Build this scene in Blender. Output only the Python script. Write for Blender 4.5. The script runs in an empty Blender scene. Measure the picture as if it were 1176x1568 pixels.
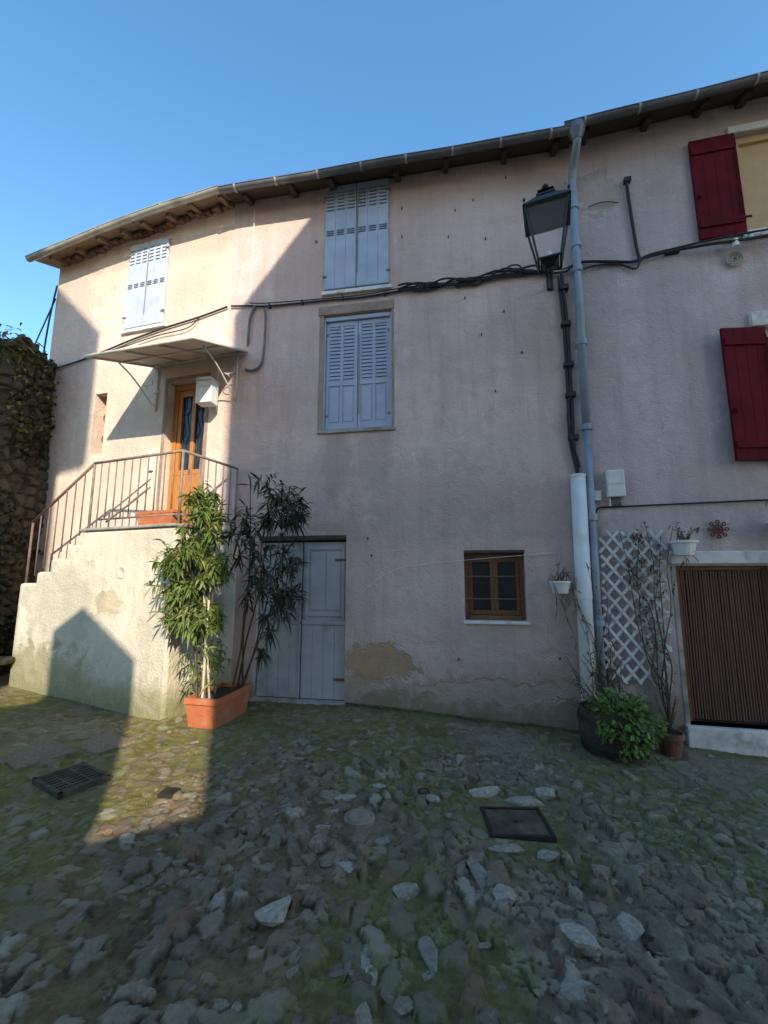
import bpy, bmesh, math, random
import numpy as np
from mathutils import Matrix, Vector
random.seed(7); rng=np.random.RandomState(5)
R=math.radians
scene=bpy.context.scene
scene.view_settings.view_transform='Standard'
scene.view_settings.look='None'
scene.view_settings.exposure=0

# ------------------------------------------------------------------ materials
def mk(name):
    m=bpy.data.materials.new(name); m.use_nodes=True
    nt=m.node_tree; nt.nodes.clear()
    o=nt.nodes.new('ShaderNodeOutputMaterial'); b=nt.nodes.new('ShaderNodeBsdfPrincipled')
    nt.links.new(b.outputs[0],o.inputs[0]); return m,nt,b
def N(nt,t,**k):
    n=nt.nodes.new(t)
    for a,v in k.items(): setattr(n,a,v)
    return n
def noise(nt,vec,scale,detail=5,rough=.55,dist=0):
    n=N(nt,'ShaderNodeTexNoise'); n.inputs['Scale'].default_value=scale
    n.inputs['Detail'].default_value=min(detail,4); n.inputs['Roughness'].default_value=rough
    n.inputs['Distortion'].default_value=dist
    if vec is not None: nt.links.new(vec,n.inputs['Vector'])
    return n.outputs['Fac']
def ramp(nt,fac,p0,p1,c0=(0,0,0,1),c1=(1,1,1,1)):
    r=N(nt,'ShaderNodeValToRGB'); e=r.color_ramp.elements
    e[0].position=p0;e[1].position=p1;e[0].color=c0;e[1].color=c1
    nt.links.new(fac,r.inputs[0]); return r.outputs[0]
def mix(nt,fac,a,b,mode='MIX'):
    m=N(nt,'ShaderNodeMix',data_type='RGBA',blend_type=mode)
    for s,v in ((m.inputs[0],fac),(m.inputs[6],a),(m.inputs[7],b)):
        if isinstance(v,(int,float)): s.default_value=v
        elif isinstance(v,tuple): s.default_value=v if len(v)==4 else v+(1,)
        else: nt.links.new(v,s)
    return m.outputs[2]
def math_(nt,op,a,b=None,c=None):
    m=N(nt,'ShaderNodeMath',operation=op)
    for i,v in enumerate((a,b,c)):
        if v is None: continue
        if isinstance(v,(int,float)): m.inputs[i].default_value=v
        else: nt.links.new(v,m.inputs[i])
    return m.outputs[0]
def mapr(nt,v,a,b_,c=0.,d=1.):
    n=N(nt,'ShaderNodeMapRange'); n.interpolation_type='SMOOTHSTEP'
    nt.links.new(v,n.inputs[0])
    for i,x in enumerate((a,b_,c,d)): n.inputs[i+1].default_value=x
    return n.outputs[0]
def bump(nt,b,h,strength,dist):
    n=N(nt,'ShaderNodeBump'); n.inputs['Strength'].default_value=strength; n.inputs['Distance'].default_value=dist
    nt.links.new(h,n.inputs['Height']); nt.links.new(n.outputs[0],b.inputs['Normal'])
def obj_vec(nt,scale=None):
    tc=N(nt,'ShaderNodeTexCoord').outputs['Object']
    if scale:
        mp=N(nt,'ShaderNodeMapping'); mp.inputs['Scale'].default_value=scale
        nt.links.new(tc,mp.inputs[0]); return mp.outputs[0]
    return tc

def simple(name,col,rough=.6,metal=0,var=.25,scale=8,bumps=.15,dirt=None,spec=.4):
    m,nt,b=mk(name); v=obj_vec(nt)
    n1=noise(nt,v,scale,5); n2=noise(nt,v,scale*6,3)
    c=mix(nt,ramp(nt,n1,.3,.7),tuple(x*(1-var) for x in col),tuple(min(1,x*(1+var*.6)) for x in col))
    if dirt: c=mix(nt,ramp(nt,noise(nt,v,scale*.6,5,.7),.52,.7),c,dirt)
    nt.links.new(c,b.inputs['Base Color']); b.inputs['Roughness'].default_value=rough
    b.inputs['Metallic'].default_value=metal; b.inputs['Specular IOR Level'].default_value=spec
    bump(nt,b,n2,bumps,.01); return m

def plaster(name,col,patches=(),basez=.35,green=.3,streak=.35,mottle=.6):
    """patches: (cx,cz,rx,rz,colour,noise amp,depth,strength)"""
    m,nt,b=mk(name); v=obj_vec(nt)
    sep=N(nt,'ShaderNodeSeparateXYZ'); nt.links.new(v,sep.inputs[0]); X,Z=sep.outputs[0],sep.outputs[2]
    big=noise(nt,v,.7,5,.6); med=noise(nt,v,3.2,5,.65,.4); fine=noise(nt,v,38,4,.7); nz=noise(nt,v,5.5,5,.7,.3)
    vs=obj_vec(nt,(5,5,.35)); st=noise(nt,vs,1.3,5,.7)
    c=mix(nt,ramp(nt,big,.36,.64),tuple(x*.78 for x in col),tuple(min(1,x*1.08) for x in col))
    c=mix(nt,math_(nt,'MULTIPLY',ramp(nt,med,.42,.70),mottle),c,(col[0]*.80,col[1]*.73,col[2]*.69))
    c=mix(nt,math_(nt,'MULTIPLY',ramp(nt,st,.46,.70),streak),c,(col[0]*.62,col[1]*.57,col[2]*.55))
    c=mix(nt,math_(nt,'MULTIPLY',ramp(nt,fine,.35,.75),.28),c,tuple(x*.7 for x in col))
    c=mix(nt,math_(nt,'MULTIPLY',ramp(nt,nz,.60,.70),.35),c,tuple(min(1,x*1.2) for x in col))
    hgt=math_(nt,'ADD',math_(nt,'MULTIPLY',med,.9),math_(nt,'MULTIPLY',fine,.35))
    nzc=math_(nt,'SUBTRACT',nz,.5); mdc=math_(nt,'SUBTRACT',med,.5)
    zz=math_(nt,'ADD',Z,math_(nt,'ADD',math_(nt,'MULTIPLY',nzc,-1.2),math_(nt,'MULTIPLY',math_(nt,'SUBTRACT',big,.5),-1.8)))
    foot=mapr(nt,zz,basez*.3,basez*2.2,1,0)
    c=mix(nt,math_(nt,'MULTIPLY',foot,.62),c,(.27,.205,.15))
    zz2=math_(nt,'ADD',Z,math_(nt,'ADD',math_(nt,'MULTIPLY',mdc,-1.3),math_(nt,'MULTIPLY',nzc,-.7)))
    foot2=mapr(nt,zz2,-.1,basez*1.1,1,0)
    c=mix(nt,math_(nt,'MULTIPLY',foot2,green),c,(.13,.13,.045))
    for (cx,cz,rx,rz,pc,amp,depth,stg) in patches:
        dx=math_(nt,'DIVIDE',math_(nt,'SUBTRACT',X,cx),rx); dz=math_(nt,'DIVIDE',math_(nt,'SUBTRACT',Z,cz),rz)
        d=math_(nt,'SQRT',math_(nt,'ADD',math_(nt,'MULTIPLY',dx,dx),math_(nt,'MULTIPLY',dz,dz)))
        d=math_(nt,'ADD',d,math_(nt,'ADD',math_(nt,'MULTIPLY',nzc,amp*2),math_(nt,'MULTIPLY',mdc,amp*2)))
        mk_=math_(nt,'MULTIPLY',mapr(nt,d,.8,1.0 if depth>0 else 1.6,1,0),stg)
        c=mix(nt,mk_,c,mix(nt,ramp(nt,med,.35,.65),tuple(x*.75 for x in pc),pc))
        if depth>0: hgt=math_(nt,'SUBTRACT',hgt,math_(nt,'MULTIPLY',mk_,depth))
    vo=N(nt,'ShaderNodeTexVoronoi',feature='DISTANCE_TO_EDGE'); vo.inputs['Scale'].default_value=.55
    wv=N(nt,'ShaderNodeVectorMath',operation='ADD'); nn=N(nt,'ShaderNodeTexNoise'); nn.inputs['Scale'].default_value=2.2; nn.inputs['Detail'].default_value=5
    nt.links.new(v,nn.inputs['Vector']); nt.links.new(v,wv.inputs[0]); nt.links.new(nn.outputs['Color'],wv.inputs[1]); nt.links.new(wv.outputs[0],vo.inputs['Vector'])
    cr=ramp(nt,vo.outputs['Distance'],.0,.006,(1,1,1,1),(0,0,0,1))
    cr=math_(nt,'MULTIPLY',cr,ramp(nt,big,.50,.60)); c=mix(nt,math_(nt,'MULTIPLY',cr,.45),c,tuple(x*.5 for x in col))
    nt.links.new(c,b.inputs['Base Color']); b.inputs['Roughness'].default_value=.93; b.inputs['Specular IOR Level'].default_value=.2
    bump(nt,b,hgt,.9,.04); return m

def wood(name,col,var=.4,rough=.55,scale=6,axis='z'):
    m,nt,b=mk(name); v=obj_vec(nt,(9,9,.8) if axis=='z' else (.8,9,9))
    n=noise(nt,v,scale,5,.6,.5)
    c=mix(nt,ramp(nt,n,.3,.7),tuple(x*(1-var) for x in col),col)
    c=mix(nt,math_(nt,'MULTIPLY',ramp(nt,noise(nt,obj_vec(nt),5,5,.7),.55,.75),.4),c,tuple(x*.5 for x in col))
    nt.links.new(c,b.inputs['Base Color']); b.inputs['Roughness'].default_value=rough; bump(nt,b,n,.25,.01); return m

def leafmat(name,c0,c1,c2=None,trans=.25):
    m,nt,b=mk(name); g=N(nt,'ShaderNodeNewGeometry')
    c=mix(nt,g.outputs['Random Per Island'],c0,c1)
    if c2: c=mix(nt,ramp(nt,g.outputs['Random Per Island'],.86,.9),c,c2)
    nt.links.new(c,b.inputs['Base Color']); b.inputs['Roughness'].default_value=.5
    tr=N(nt,'ShaderNodeBsdfTranslucent'); nt.links.new(c,tr.inputs[0])
    ms=N(nt,'ShaderNodeMixShader'); ms.inputs[0].default_value=trans
    out=[n for n in nt.nodes if n.type=='OUTPUT_MATERIAL'][0]
    nt.links.new(b.outputs[0],ms.inputs[1]); nt.links.new(tr.outputs[0],ms.inputs[2]); nt.links.new(ms.outputs[0],out.inputs[0])
    return m

PINK=(.65,.495,.455)
M_wall=plaster('plaster_pink',PINK,patches=[(.42,.50,.50,.26,(.46,.31,.18),.9,.35,.9),(-.1,.2,.6,.14,(.42,.32,.22),.8,.2,.7),(1.75,.22,.9,.13,(.48,.36,.29),.9,.3,.7),(2.5,.28,.4,.16,(.44,.35,.28),.9,.2,.7),
   (-.15,3.1,.18,.5,(.36,.28,.26),.5,0,.55),(.35,3.15,.22,.4,(.38,.30,.28),.5,0,.45),(-.9,2.7,.6,.5,(.46,.36,.33),.8,0,.45),(1.7,3.1,.9,.35,(.72,.59,.54),.8,0,.4),(1.3,2.4,1.0,.5,(.46,.36,.33),.9,0,.45),(2.0,6.4,.8,.5,(.70,.58,.53),.9,0,.35),(2.1,.75,.8,.4,(.44,.34,.29),.9,0,.5),(-.7,5.9,.35,1.2,(.52,.38,.34),.9,0,.35)],basez=.28,green=.5,streak=.5)
L_wall=plaster('plaster_pink_left',(.74,.60,.50),basez=.25,green=.2,streak=.3,patches=[(-3.2,5.6,.5,1.4,(.52,.38,.33),.8,0,.5),(-.5,6.7,1.6,.16,(.55,.42,.35),.7,0,.5)])  # middle wall's plaster made paler: its sunlight is put into the colour
Rr_wall=plaster('plaster_grey_pink',(.57,.48,.47),basez=.4,green=.3,patches=[(.45,6.55,.34,.34,(.45,.37,.33),.9,.2,.8),(.72,4.2,.13,1.6,(.63,.55,.54),.25,0,.6),(1.9,6.6,.7,.5,(.48,.39,.37),.8,0,.5),(.3,5.2,.25,.9,(.47,.40,.38),.8,0,.5)],streak=.5)
S_wall=plaster('plaster_stair',(.76,.68,.55),basez=.33,green=.75,streak=.45,patches=[(-1.0,1.25,.25,.16,(.58,.45,.29),.9,.1,.7),(-.2,.9,.3,.5,(.56,.50,.40),.9,.1,.5),(-1.9,1.2,.6,.5,(.52,.46,.36),.9,0,.6),(-2.2,.3,.9,.35,(.26,.25,.13),.9,0,.7),(-.5,.1,.6,.2,(.30,.30,.15),.9,0,.6)])
concrete=simple('concrete',(.36,.33,.29),.9,var=.3,scale=6,bumps=.5,dirt=(.16,.15,.12))
lintel=simple('lintel_cement',(.30,.22,.18),.9,var=.25,scale=6,bumps=.5)
whitec=simple('white_painted_masonry',(.66,.64,.62),.8,var=.15,scale=7,bumps=.3,dirt=(.40,.37,.33))
lattm=simple('lattice_paint_white',(.66,.64,.63),.8,var=.2,scale=7,bumps=.3,dirt=(.46,.43,.40))
blue=simple('shutter_paint_blue_grey',(.35,.40,.50),.55,var=.12,scale=5,bumps=.1,dirt=(.31,.35,.42))
bluel=simple('shutter_paint_pale',(.46,.51,.60),.55,var=.1,scale=5,bumps=.1,dirt=(.38,.42,.50))
slotm=simple('louvre_shade_paint',(.10,.12,.16),.7,var=.2)
doorg=simple('door_paint_grey',(.42,.43,.46),.6,var=.12,scale=4,bumps=.15,dirt=(.31,.32,.33))
dark=simple('dark_void',(.015,.014,.013),.8,var=.2)
red=simple('shutter_paint_red',(.11,.007,.014),.75,var=.25,scale=5,bumps=.15,dirt=(.07,.008,.012),spec=.1)
zinc=simple('zinc',(.14,.145,.16),.5,metal=.4,var=.3,scale=4,bumps=.1,dirt=(.10,.10,.105))
zincl=simple('zinc_pale',(.38,.36,.32),.5,metal=.2,var=.25,scale=4,bumps=.1,dirt=(.22,.20,.17))  # left gutter's sunlit look put into a paler zinc; straps share it
pvcw=simple('pvc_white',(.70,.69,.68),.5,var=.1,scale=3,bumps=.05,dirt=(.56,.54,.51))
pvcg=simple('pvc_grey',(.27,.31,.37),.5,var=.15,scale=3,bumps=.05,dirt=(.20,.23,.27))
cable=simple('cable_black',(.02,.019,.02),.6,var=.3,scale=20,bumps=.3)
conduit=simple('conduit_grey',(.13,.12,.13),.6,var=.2)
black=simple('lamp_black',(.018,.021,.022),.4,metal=.2,var=.3,scale=10)
iron=simple('iron_painted_grey',(.24,.19,.16),.6,var=.25,scale=12,dirt=(.15,.08,.05))
ironb=simple('iron_brown',(.16,.10,.08),.6,var=.25,scale=12)
oak=wood('door_varnished',(.55,.21,.04),.4,.35)
brown=wood('window_brown',(.19,.08,.035),.4,.5)
rafter=wood('rafter_old',(.085,.06,.042),.5,.85)
rafterl=wood('rafter_pale',(.30,.20,.13),.4,.85)
reed=wood('reed_brown',(.20,.09,.06),.45,.7)
terra=simple('terracotta',(.48,.14,.055),.75,var=.2,scale=9,bumps=.3,dirt=(.40,.21,.13))
terrad=simple('terracotta_dark',(.20,.10,.07),.8,var=.3,scale=9,bumps=.3,dirt=(.10,.09,.07))
tile=simple('roof_tile',(.24,.13,.09),.9,var=.4,scale=3,bumps=.5,dirt=(.15,.13,.11))
soil=simple('soil',(.05,.037,.026),.95,var=.4,scale=30,bumps=1)
cream=simple('blind_cream',(.50,.34,.17),.7,var=.1)
canopym=simple('canopy_sheet',(.62,.56,.47),.6,var=.15,scale=3,bumps=.15,dirt=(.42,.36,.29))
metal_d=simple('cast_iron',(.040,.035,.030),.6,metal=.4,var=.4,scale=14,bumps=.5)
metal_p=simple('manhole_plate',(.10,.08,.055),.9,metal=.0,var=.4,scale=9,bumps=.5,dirt=(.15,.12,.08),spec=.15)
plank=simple('barrel_wood',(.06,.042,.034),.85,var=.4,scale=7,bumps=.6)
ol1=leafmat('leaf_oleander_sunlit',(.10,.15,.03),(.19,.25,.06),(.30,.27,.10),.3)  # front oleander: sunlight put into the leaf colour
ol2=leafmat('leaf_oleander_shaded',(.02,.028,.016),(.048,.056,.028),(.08,.065,.035),.12)  # same leaf for the rear oleander, shade put into the colour
shr=leafmat('leaf_shrub',(.07,.15,.018),(.16,.27,.045),(.22,.26,.06))
ivy=leafmat('leaf_ivy',(.02,.026,.008),(.07,.075,.02),(.13,.10,.035))
ivyl=leafmat('leaf_ivy_sunlit',(.09,.11,.02),(.20,.20,.04),(.26,.20,.07))  # brighter ivy for the wall top, sunlight put into the colour
dry=leafmat('leaf_dry',(.06,.05,.035),(.12,.10,.06),(.07,.12,.03))
stem=simple('stem_brown',(.10,.08,.05),.85,var=.3,scale=30)
cane=simple('cane',(.50,.44,.32),.7,var=.2,scale=20)
gm,nt,b=mk('glass_dark'); b.inputs['Base Color'].default_value=(.02,.022,.025,1); b.inputs['Roughness'].default_value=.08; glassd=gm
gm,nt,b=mk('lantern_glass'); b.inputs['Base Color'].default_value=(.8,.85,.88,1); b.inputs['Roughness'].default_value=.1
tr=N(nt,'ShaderNodeBsdfTransparent'); ms=N(nt,'ShaderNodeMixShader'); ms.inputs[0].default_value=.10
o=[n for n in nt.nodes if n.type=='OUTPUT_MATERIAL'][0]
nt.links.new(tr.outputs[0],ms.inputs[1]); nt.links.new(b.outputs[0],ms.inputs[2]); nt.links.new(ms.outputs[0],o.inputs[0]); lglass=gm

# ------------------------------------------------------------------ geometry helpers
def frame(P,yaw): return Matrix.Translation((P[0],P[1],P[2] if len(P)>2 else 0))@Matrix.Rotation(-R(yaw),4,'Z')
FM=frame((-.49,5.61),9.8); FL=frame((-2.305,5.923),16.0); FR=frame((2.38,5.11),13.0); FS=frame((-2.38,4.90),22.0)
I4=Matrix.Identity(4)
def empty(name):
    e=bpy.data.objects.new(name,None); scene.collection.objects.link(e); e.empty_display_size=.2; return e
def link(me,name,mat,F=I4,parent=None,smooth=False):
    ob=bpy.data.objects.new(name,me); scene.collection.objects.link(ob); ob.matrix_world=F
    if mat is not None: me.materials.append(mat)
    if parent is not None: ob.parent=parent
    if smooth:
        for p in me.polygons: p.use_smooth=True
    return ob
class B:
    """collects primitives in one mesh"""
    def __init__(s): s.v=[];s.f=[]
    def box(s,x0,x1,y0,y1,z0,z1,T=None):
        c=[(x,y,z) for x in (x0,x1) for y in (y0,y1) for z in (z0,z1)]
        if T is not None: c=[tuple(T@Vector(p)) for p in c]
        n=len(s.v); s.v+=c
        s.f+=[tuple(n+i for i in q) for q in ((0,1,3,2),(4,6,7,5),(0,4,5,1),(2,3,7,6),(0,2,6,4),(1,5,7,3))]; return s
    def poly(s,pts): n=len(s.v); s.v+=[tuple(p) for p in pts]; s.f.append(tuple(range(n,n+len(pts)))); return s
    def tube(s,pts,r,seg=8,cap=True):
        pts=[Vector(p) for p in pts]; n0=len(s.v); rs=r if isinstance(r,(list,tuple)) else [r]*len(pts)
        up=Vector((0,0,1)); prev=None
        for i,p in enumerate(pts):
            d=(pts[min(i+1,len(pts)-1)]-pts[max(i-1,0)])
            d=d.normalized() if d.length>1e-9 else Vector((0,0,1))
            if prev is None:
                a=d.cross(up) if abs(d.z)<.95 else d.cross(Vector((1,0,0)))
            else: a=prev-d*prev.dot(d)
            a.normalize(); prev=a; bb=d.cross(a)
            for k in range(seg):
                t=2*math.pi*k/seg; s.v.append(tuple(p+(a*math.cos(t)+bb*math.sin(t))*rs[i]))
        for i in range(len(pts)-1):
            for k in range(seg):
                s.f.append((n0+i*seg+k,n0+i*seg+(k+1)%seg,n0+(i+1)*seg+(k+1)%seg,n0+(i+1)*seg+k))
        if cap:
            s.f.append(tuple(n0+k for k in range(seg))[::-1]); s.f.append(tuple(n0+(len(pts)-1)*seg+k for k in range(seg)))
        return s
    def lathe(s,prof,c=(0,0,0),seg=20,sx=1,sy=1):
        n0=len(s.v)
        for (r,z) in prof:
            for k in range(seg):
                t=2*math.pi*k/seg; s.v.append((c[0]+r*sx*math.cos(t),c[1]+r*sy*math.sin(t),c[2]+z))
        for i in range(len(prof)-1):
            for k in range(seg): s.f.append((n0+i*seg+k,n0+i*seg+(k+1)%seg,n0+(i+1)*seg+(k+1)%seg,n0+(i+1)*seg+k))
        return s
    def prism(s,poly,y0,y1,sh=(0,0)):
        n=len(s.v);k=len(poly)
        s.v+=[(x,y0,z) for x,z in poly]+[(x+sh[0],y1,z) for x,z in poly]
        s.f.append(tuple(range(n,n+k))); s.f.append(tuple(range(n+k,n+2*k))[::-1])
        for i in range(k):
            j=(i+1)%k; s.f.append((n+i,n+k+i,n+k+j,n+j))
        return s
    def make(s,name,mat,F=I4,parent=None,smooth=False,bevel=0):
        me=bpy.data.meshes.new(name); me.from_pydata(s.v,[],s.f); me.validate()
        bm=bmesh.new(); bm.from_mesh(me); bmesh.ops.recalc_face_normals(bm,faces=bm.faces); bm.to_mesh(me); bm.free()
        ob=link(me,name,mat,F,parent,smooth)
        if bevel:
            md=ob.modifiers.new('b','BEVEL'); md.width=bevel; md.segments=2; md.limit_method='ANGLE'
        return ob
def smoothpts(pts,n=6):
    pts=[Vector(p) for p in pts]; out=[]
    for i in range(len(pts)-1):
        p0=pts[max(i-1,0)];p1=pts[i];p2=pts[i+1];p3=pts[min(i+2,len(pts)-1)]
        for k in range(n):
            t=k/n; out.append(.5*((2*p1)+(-p0+p2)*t+(2*p0-5*p1+4*p2-p3)*t*t+(-p0+3*p1-3*p2+p3)*t**3))
    out.append(pts[-1]); return out

def wall(name,mat,x0,x1,z0,z1,holes,F,parent,depth=.22,thick=.45):
    xs=sorted(set([x0,x1]+[h[0] for h in holes]+[h[1] for h in holes]))
    zs=sorted(set([z0,z1]+[h[2] for h in holes]+[h[3] for h in holes]))
    b=B()
    for i in range(len(xs)-1):
        for j in range(len(zs)-1):
            cx=(xs[i]+xs[i+1])/2;cz=(zs[j]+zs[j+1])/2
            if any(h[0]<cx<h[1] and h[2]<cz<h[3] for h in holes): continue
            b.poly([(xs[i],0,zs[j]),(xs[i+1],0,zs[j]),(xs[i+1],0,zs[j+1]),(xs[i],0,zs[j+1])])
    for h in holes:
        d=h[4] if len(h)>4 else depth
        a,c,e,g=h[:4]
        b.poly([(a,0,e),(a,d,e),(a,d,g),(a,0,g)]);b.poly([(c,0,e),(c,0,g),(c,d,g),(c,d,e)])
        b.poly([(a,0,g),(a,d,g),(c,d,g),(c,0,g)]);b.poly([(a,0,e),(c,0,e),(c,d,e),(a,d,e)])
    b.poly([(x0,0,z0),(x0,0,z1),(x0,thick,z1),(x0,thick,z0)]);b.poly([(x1,0,z0),(x1,thick,z0),(x1,thick,z1),(x1,0,z1)])
    b.poly([(x0,0,z1),(x1,0,z1),(x1,thick,z1),(x0,thick,z1)]); b.poly([(x0,thick,z0),(x0,thick,z1),(x1,thick,z1),(x1,thick,z0)])
    me=bpy.data.meshes.new(name); me.from_pydata(b.v,[],b.f)
    return link(me,name,mat,F,parent)

# ------------------------------------------------------------------ main house
house=empty('plastered_town_house')
HM=[(-.37,.60,3.52,5.22,.13),(-1.21,0.0,-.02,2.03,.14),(1.50,2.22,1.02,1.84,.22)]
wall('middle_wall',M_wall,-1.84,2.93,-.5,7.42,HM,FM,house)
HL=[(-1.01,-.31,2.13,4.48,.24),(-2.43,-2.19,3.45,4.45,.25)]
wall('left_wall',L_wall,-3.55,0,-.3,7.42,HL,FL,house)
B().box(-3.54,-3.14,.02,6,-.3,7.0).make('gable_side',L_wall,FL,house)

def shutters(prefix,x0,x1,z0,z1,y,F,mat,parent,rows=13,bands=((.45,.95),),planked=False):
    w=(x1-x0)/2; H=z1-z0
    s=B();d=B()
    for k in range(2):
        a=x0+k*w+.005;c=a+w-.010
        s.box(a,c,y-.028,y,z0,z1)
        if planked:
            n=3; g=(c-a)/n; cols=[]
            for i in range(n):
                s.box(a+i*g+.003,a+(i+1)*g-.003,y-.034,y-.028,z0+.003,z1-.003); cols.append((a+i*g+.02,a+(i+1)*g-.02))
            yo=y-.034
        else:
            mid=(a+c)/2; cols=[(a+.05,mid-.025),(mid+.025,c-.05)]; yo=y-.028
            for q in (a,c-.04): s.box(q,q+.04,y-.040,y-.028,z0+.003,z1-.003)
            s.box(mid-.018,mid+.018,y-.040,y-.028,z0+.05,z1-.05)
            for zq in (z0+.003,z1-.063,z0+H*bands[0][0]-.07): s.box(a+.041,c-.041,y-.042,y-.0285,zq,zq+.06)
            for (p,q) in cols: s.box(p+.012,q-.012,y-.036,y-.028,z0+.11,z0+H*bands[0][0]-.10)
        for (b0,b1) in bands:
            nr=max(3,int((b1-b0)*H/.052))
            for i in range(nr):
                zz=z0+H*b0+(b1-b0)*H*(i+.5)/nr
                for (p,q) in cols:
                    d.box(p+.006,q-.006,yo-.0025,yo+.001,zz-.006,zz+.004)
                    s.poly([(p,yo-.001,zz+.022),(q,yo-.001,zz+.022),(q,yo-.012,zz+.004),(p,yo-.012,zz+.004)])
    d.box(x0+w-.005,x0+w+.005,y-.02,y,z0,z1)
    s.make(prefix,mat,F,parent); d.make(prefix+'_slots',slotm,F,parent)
    h=B()
    for xq in (x0+.0,x1-.02):
        for zq in (z0+.18,z1-.2): h.box(xq-.02,xq+.04,y-.05,y-.03,zq,zq+.025)
    h.tube([(x0+w+.02,y-.05,z0+.2),(x0+w+.02,y-.05,z1-.2)],.006,6)
    h.make(prefix+'_hinges',iron,F,parent)
shutters('upper_shutters',-.37,.575,5.60,7.26,-.012,FM,blue,house,planked=True,bands=((.74,.94),(.50,.56)))
B().box(-.40,.61,-.05,.0,5.52,5.575).make('upper_sill',whitec,FM,house,bevel=.006)
shutters('lower_shutters',-.345,.575,3.55,5.14,.10,FM,blue,house,bands=((.44,.95),))
f=B();f.box(-.365,-.347,.02,.12,3.54,5.2);f.box(.577,.597,.02,.12,3.54,5.2);f.box(-.365,.597,.02,.12,5.145,5.2)
f.make('lower_window_frame',blue,FM,house)
B().box(-.45,.64,-.02,.10,5.221,5.36).make('lower_window_lintel',lintel,FM,house,bevel=.01)
S=B(); S.box(-.43,-.372,-.008,.02,3.50,5.22); S.box(.602,.635,-.008,.02,3.50,5.22); S.make('lower_window_surround',lintel,FM,house)
B().box(-.43,.65,-.035,.12,3.47,3.519).make('lower_window_sill',concrete,FM,house,bevel=.01)
shutters('left_shutters',-1.95,-1.18,5.47,6.95,-.012,FL,bluel,house,planked=True,bands=((.74,.94),(.46,.52)))
B().box(-2.0,-1.13,-.05,0,5.40,5.455).make('left_sill',whitec,FL,house,bevel=.006)
# basement double door
d=B()
for (a,c) in ((-1.20,-.615),(-.597,-.01)):
    n=4
    for i in range(n): d.box(a+(c-a)*i/n+.0015,a+(c-a)*(i+1)/n-.0015,.06,.10,.02,.93)
    if a<-1:
        for i in range(n): d.box(a+(c-a)*i/n+.0015,a+(c-a)*(i+1)/n-.0015,.06,.10,.97,2.0)
d.box(-.597,-.01,.062,.10,.99,2.0)
d.box(-.632,-.618,.045,.06,.02,2.0)
d.box(-.597,-.01,.045,.10,.935,.988); d.box(-1.2,-.633,.055,.10,.935,.965)
for x in (-.56,-.07): d.box(x,x+.04,.044,.062,1.0,1.95)
d.box(-.52,-.07,.044,.062,1.90,1.95); d.box(-.52,-.07,.044,.062,1.04,1.09)
d.box(-.49,-.30,.050,.062,1.12,1.86); d.box(-.275,-.09,.050,.062,1.12,1.86)
d.make('basement_door',doorg,FM,house,bevel=.0015)
e=B(); e.box(-1.21,0,.101,.13,-.02,2.03); e.make('basement_door_back',dark,FM,house)
e=B(); e.tube([(-.585,.03,1.0),(-.585,.02,1.04),(-.585,.03,1.12)],.008,6)
for z in (.25,1.75):
    e.box(-.16,-.02,.040,.06,z,z+.03)
e.box(-.59,-.56,.035,.06,1.15,1.22)
e.make('basement_door_ironwork',ironb,FM,house)
B().box(-1.21,-.0,-.01,.13,2.031,2.085).make('basement_lintel',rafter,FM,house,bevel=.006)
B().box(-1.25,.03,-.12,.06,-.12,.018).make('basement_threshold',concrete,FM,house,bevel=.02)
# small window
w=B()
for a,c in ((1.505,1.55),(2.17,2.215)): w.box(a,c,.12,.18,1.025,1.835)
w.box(1.55,2.17,.12,.18,1.785,1.835); w.box(1.55,2.17,.10,.18,1.025,1.08)
for a,c in ((1.555,1.86),(1.862,2.165)):
    w.box(a,a+.045,.13,.165,1.085,1.78);w.box(c-.045,c,.13,.165,1.085,1.78)
    w.box(a+.045,c-.045,.13,.165,1.085,1.14);w.box(a+.045,c-.045,.13,.165,1.73,1.78)
w.make('small_window_frame',brown,FM,house)
B().box(1.5,2.22,.175,.2,1.02,1.84).make('small_window_glass',glassd,FM,house)
B().tube([(1.50,.06,1.28),(2.22,.06,1.28)],.008,6).tube([(1.50,.06,1.55),(2.22,.06,1.55)],.008,6).make('small_window_bars',ironb,FM,house)
B().box(1.48,2.25,-.03,.11,.985,1.022).make('small_window_sill',whitec,FM,house,bevel=.008)
B().box(1.50,2.22,-.004,.2,1.838,1.87).make('small_window_lintel',rafter,FM,house)
# entrance door
w=B()
w.box(-1.005,-.93,.14,.22,2.14,4.47);w.box(-.39,-.315,.14,.22,2.14,4.47);w.box(-.93,-.39,.14,.22,4.38,4.47)
w.box(-.925,-.395,.16,.2,2.14,3.05)
for x in (-.925,-.68,-.455): w.box(x,x+.06,.155,.2,3.05,4.375)
w.box(-.86,-.46,.155,.2,4.28,4.375); w.box(-.86,-.46,.155,.2,3.05,3.12)
w.box(-.87,-.68,.15,.16,2.3,2.9);w.box(-.64,-.45,.15,.16,2.3,2.9)
w.make('entrance_door',oak,FL,house)
B().box(-.93,-.39,.19,.21,2.2,4.38).make('entrance_door_glass',glassd,FL,house)
w=B()
for cx in (-.79,-.535):
    w.tube(smoothpts([(cx+.03*math.sin(i*1.9),.145,3.15+i*.14) for i in range(9)],4),.008,6)
w.make('entrance_door_grille',black,FL,house)
S=B(); S.box(-1.06,-1.012,-.012,.02,2.13,4.53); S.box(-.308,-.26,-.012,.02,2.13,4.53); S.box(-1.012,-.308,-.012,.02,4.482,4.53); S.make('entrance_door_surround',lintel,FL,house)
w=B()
w.tube(smoothpts([(-2.31+.05*math.sin(i*2.2),.12,3.48+i*.12) for i in range(9)],4),.012,6)
w.make('side_window_grille',brown,FL,house)
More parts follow.
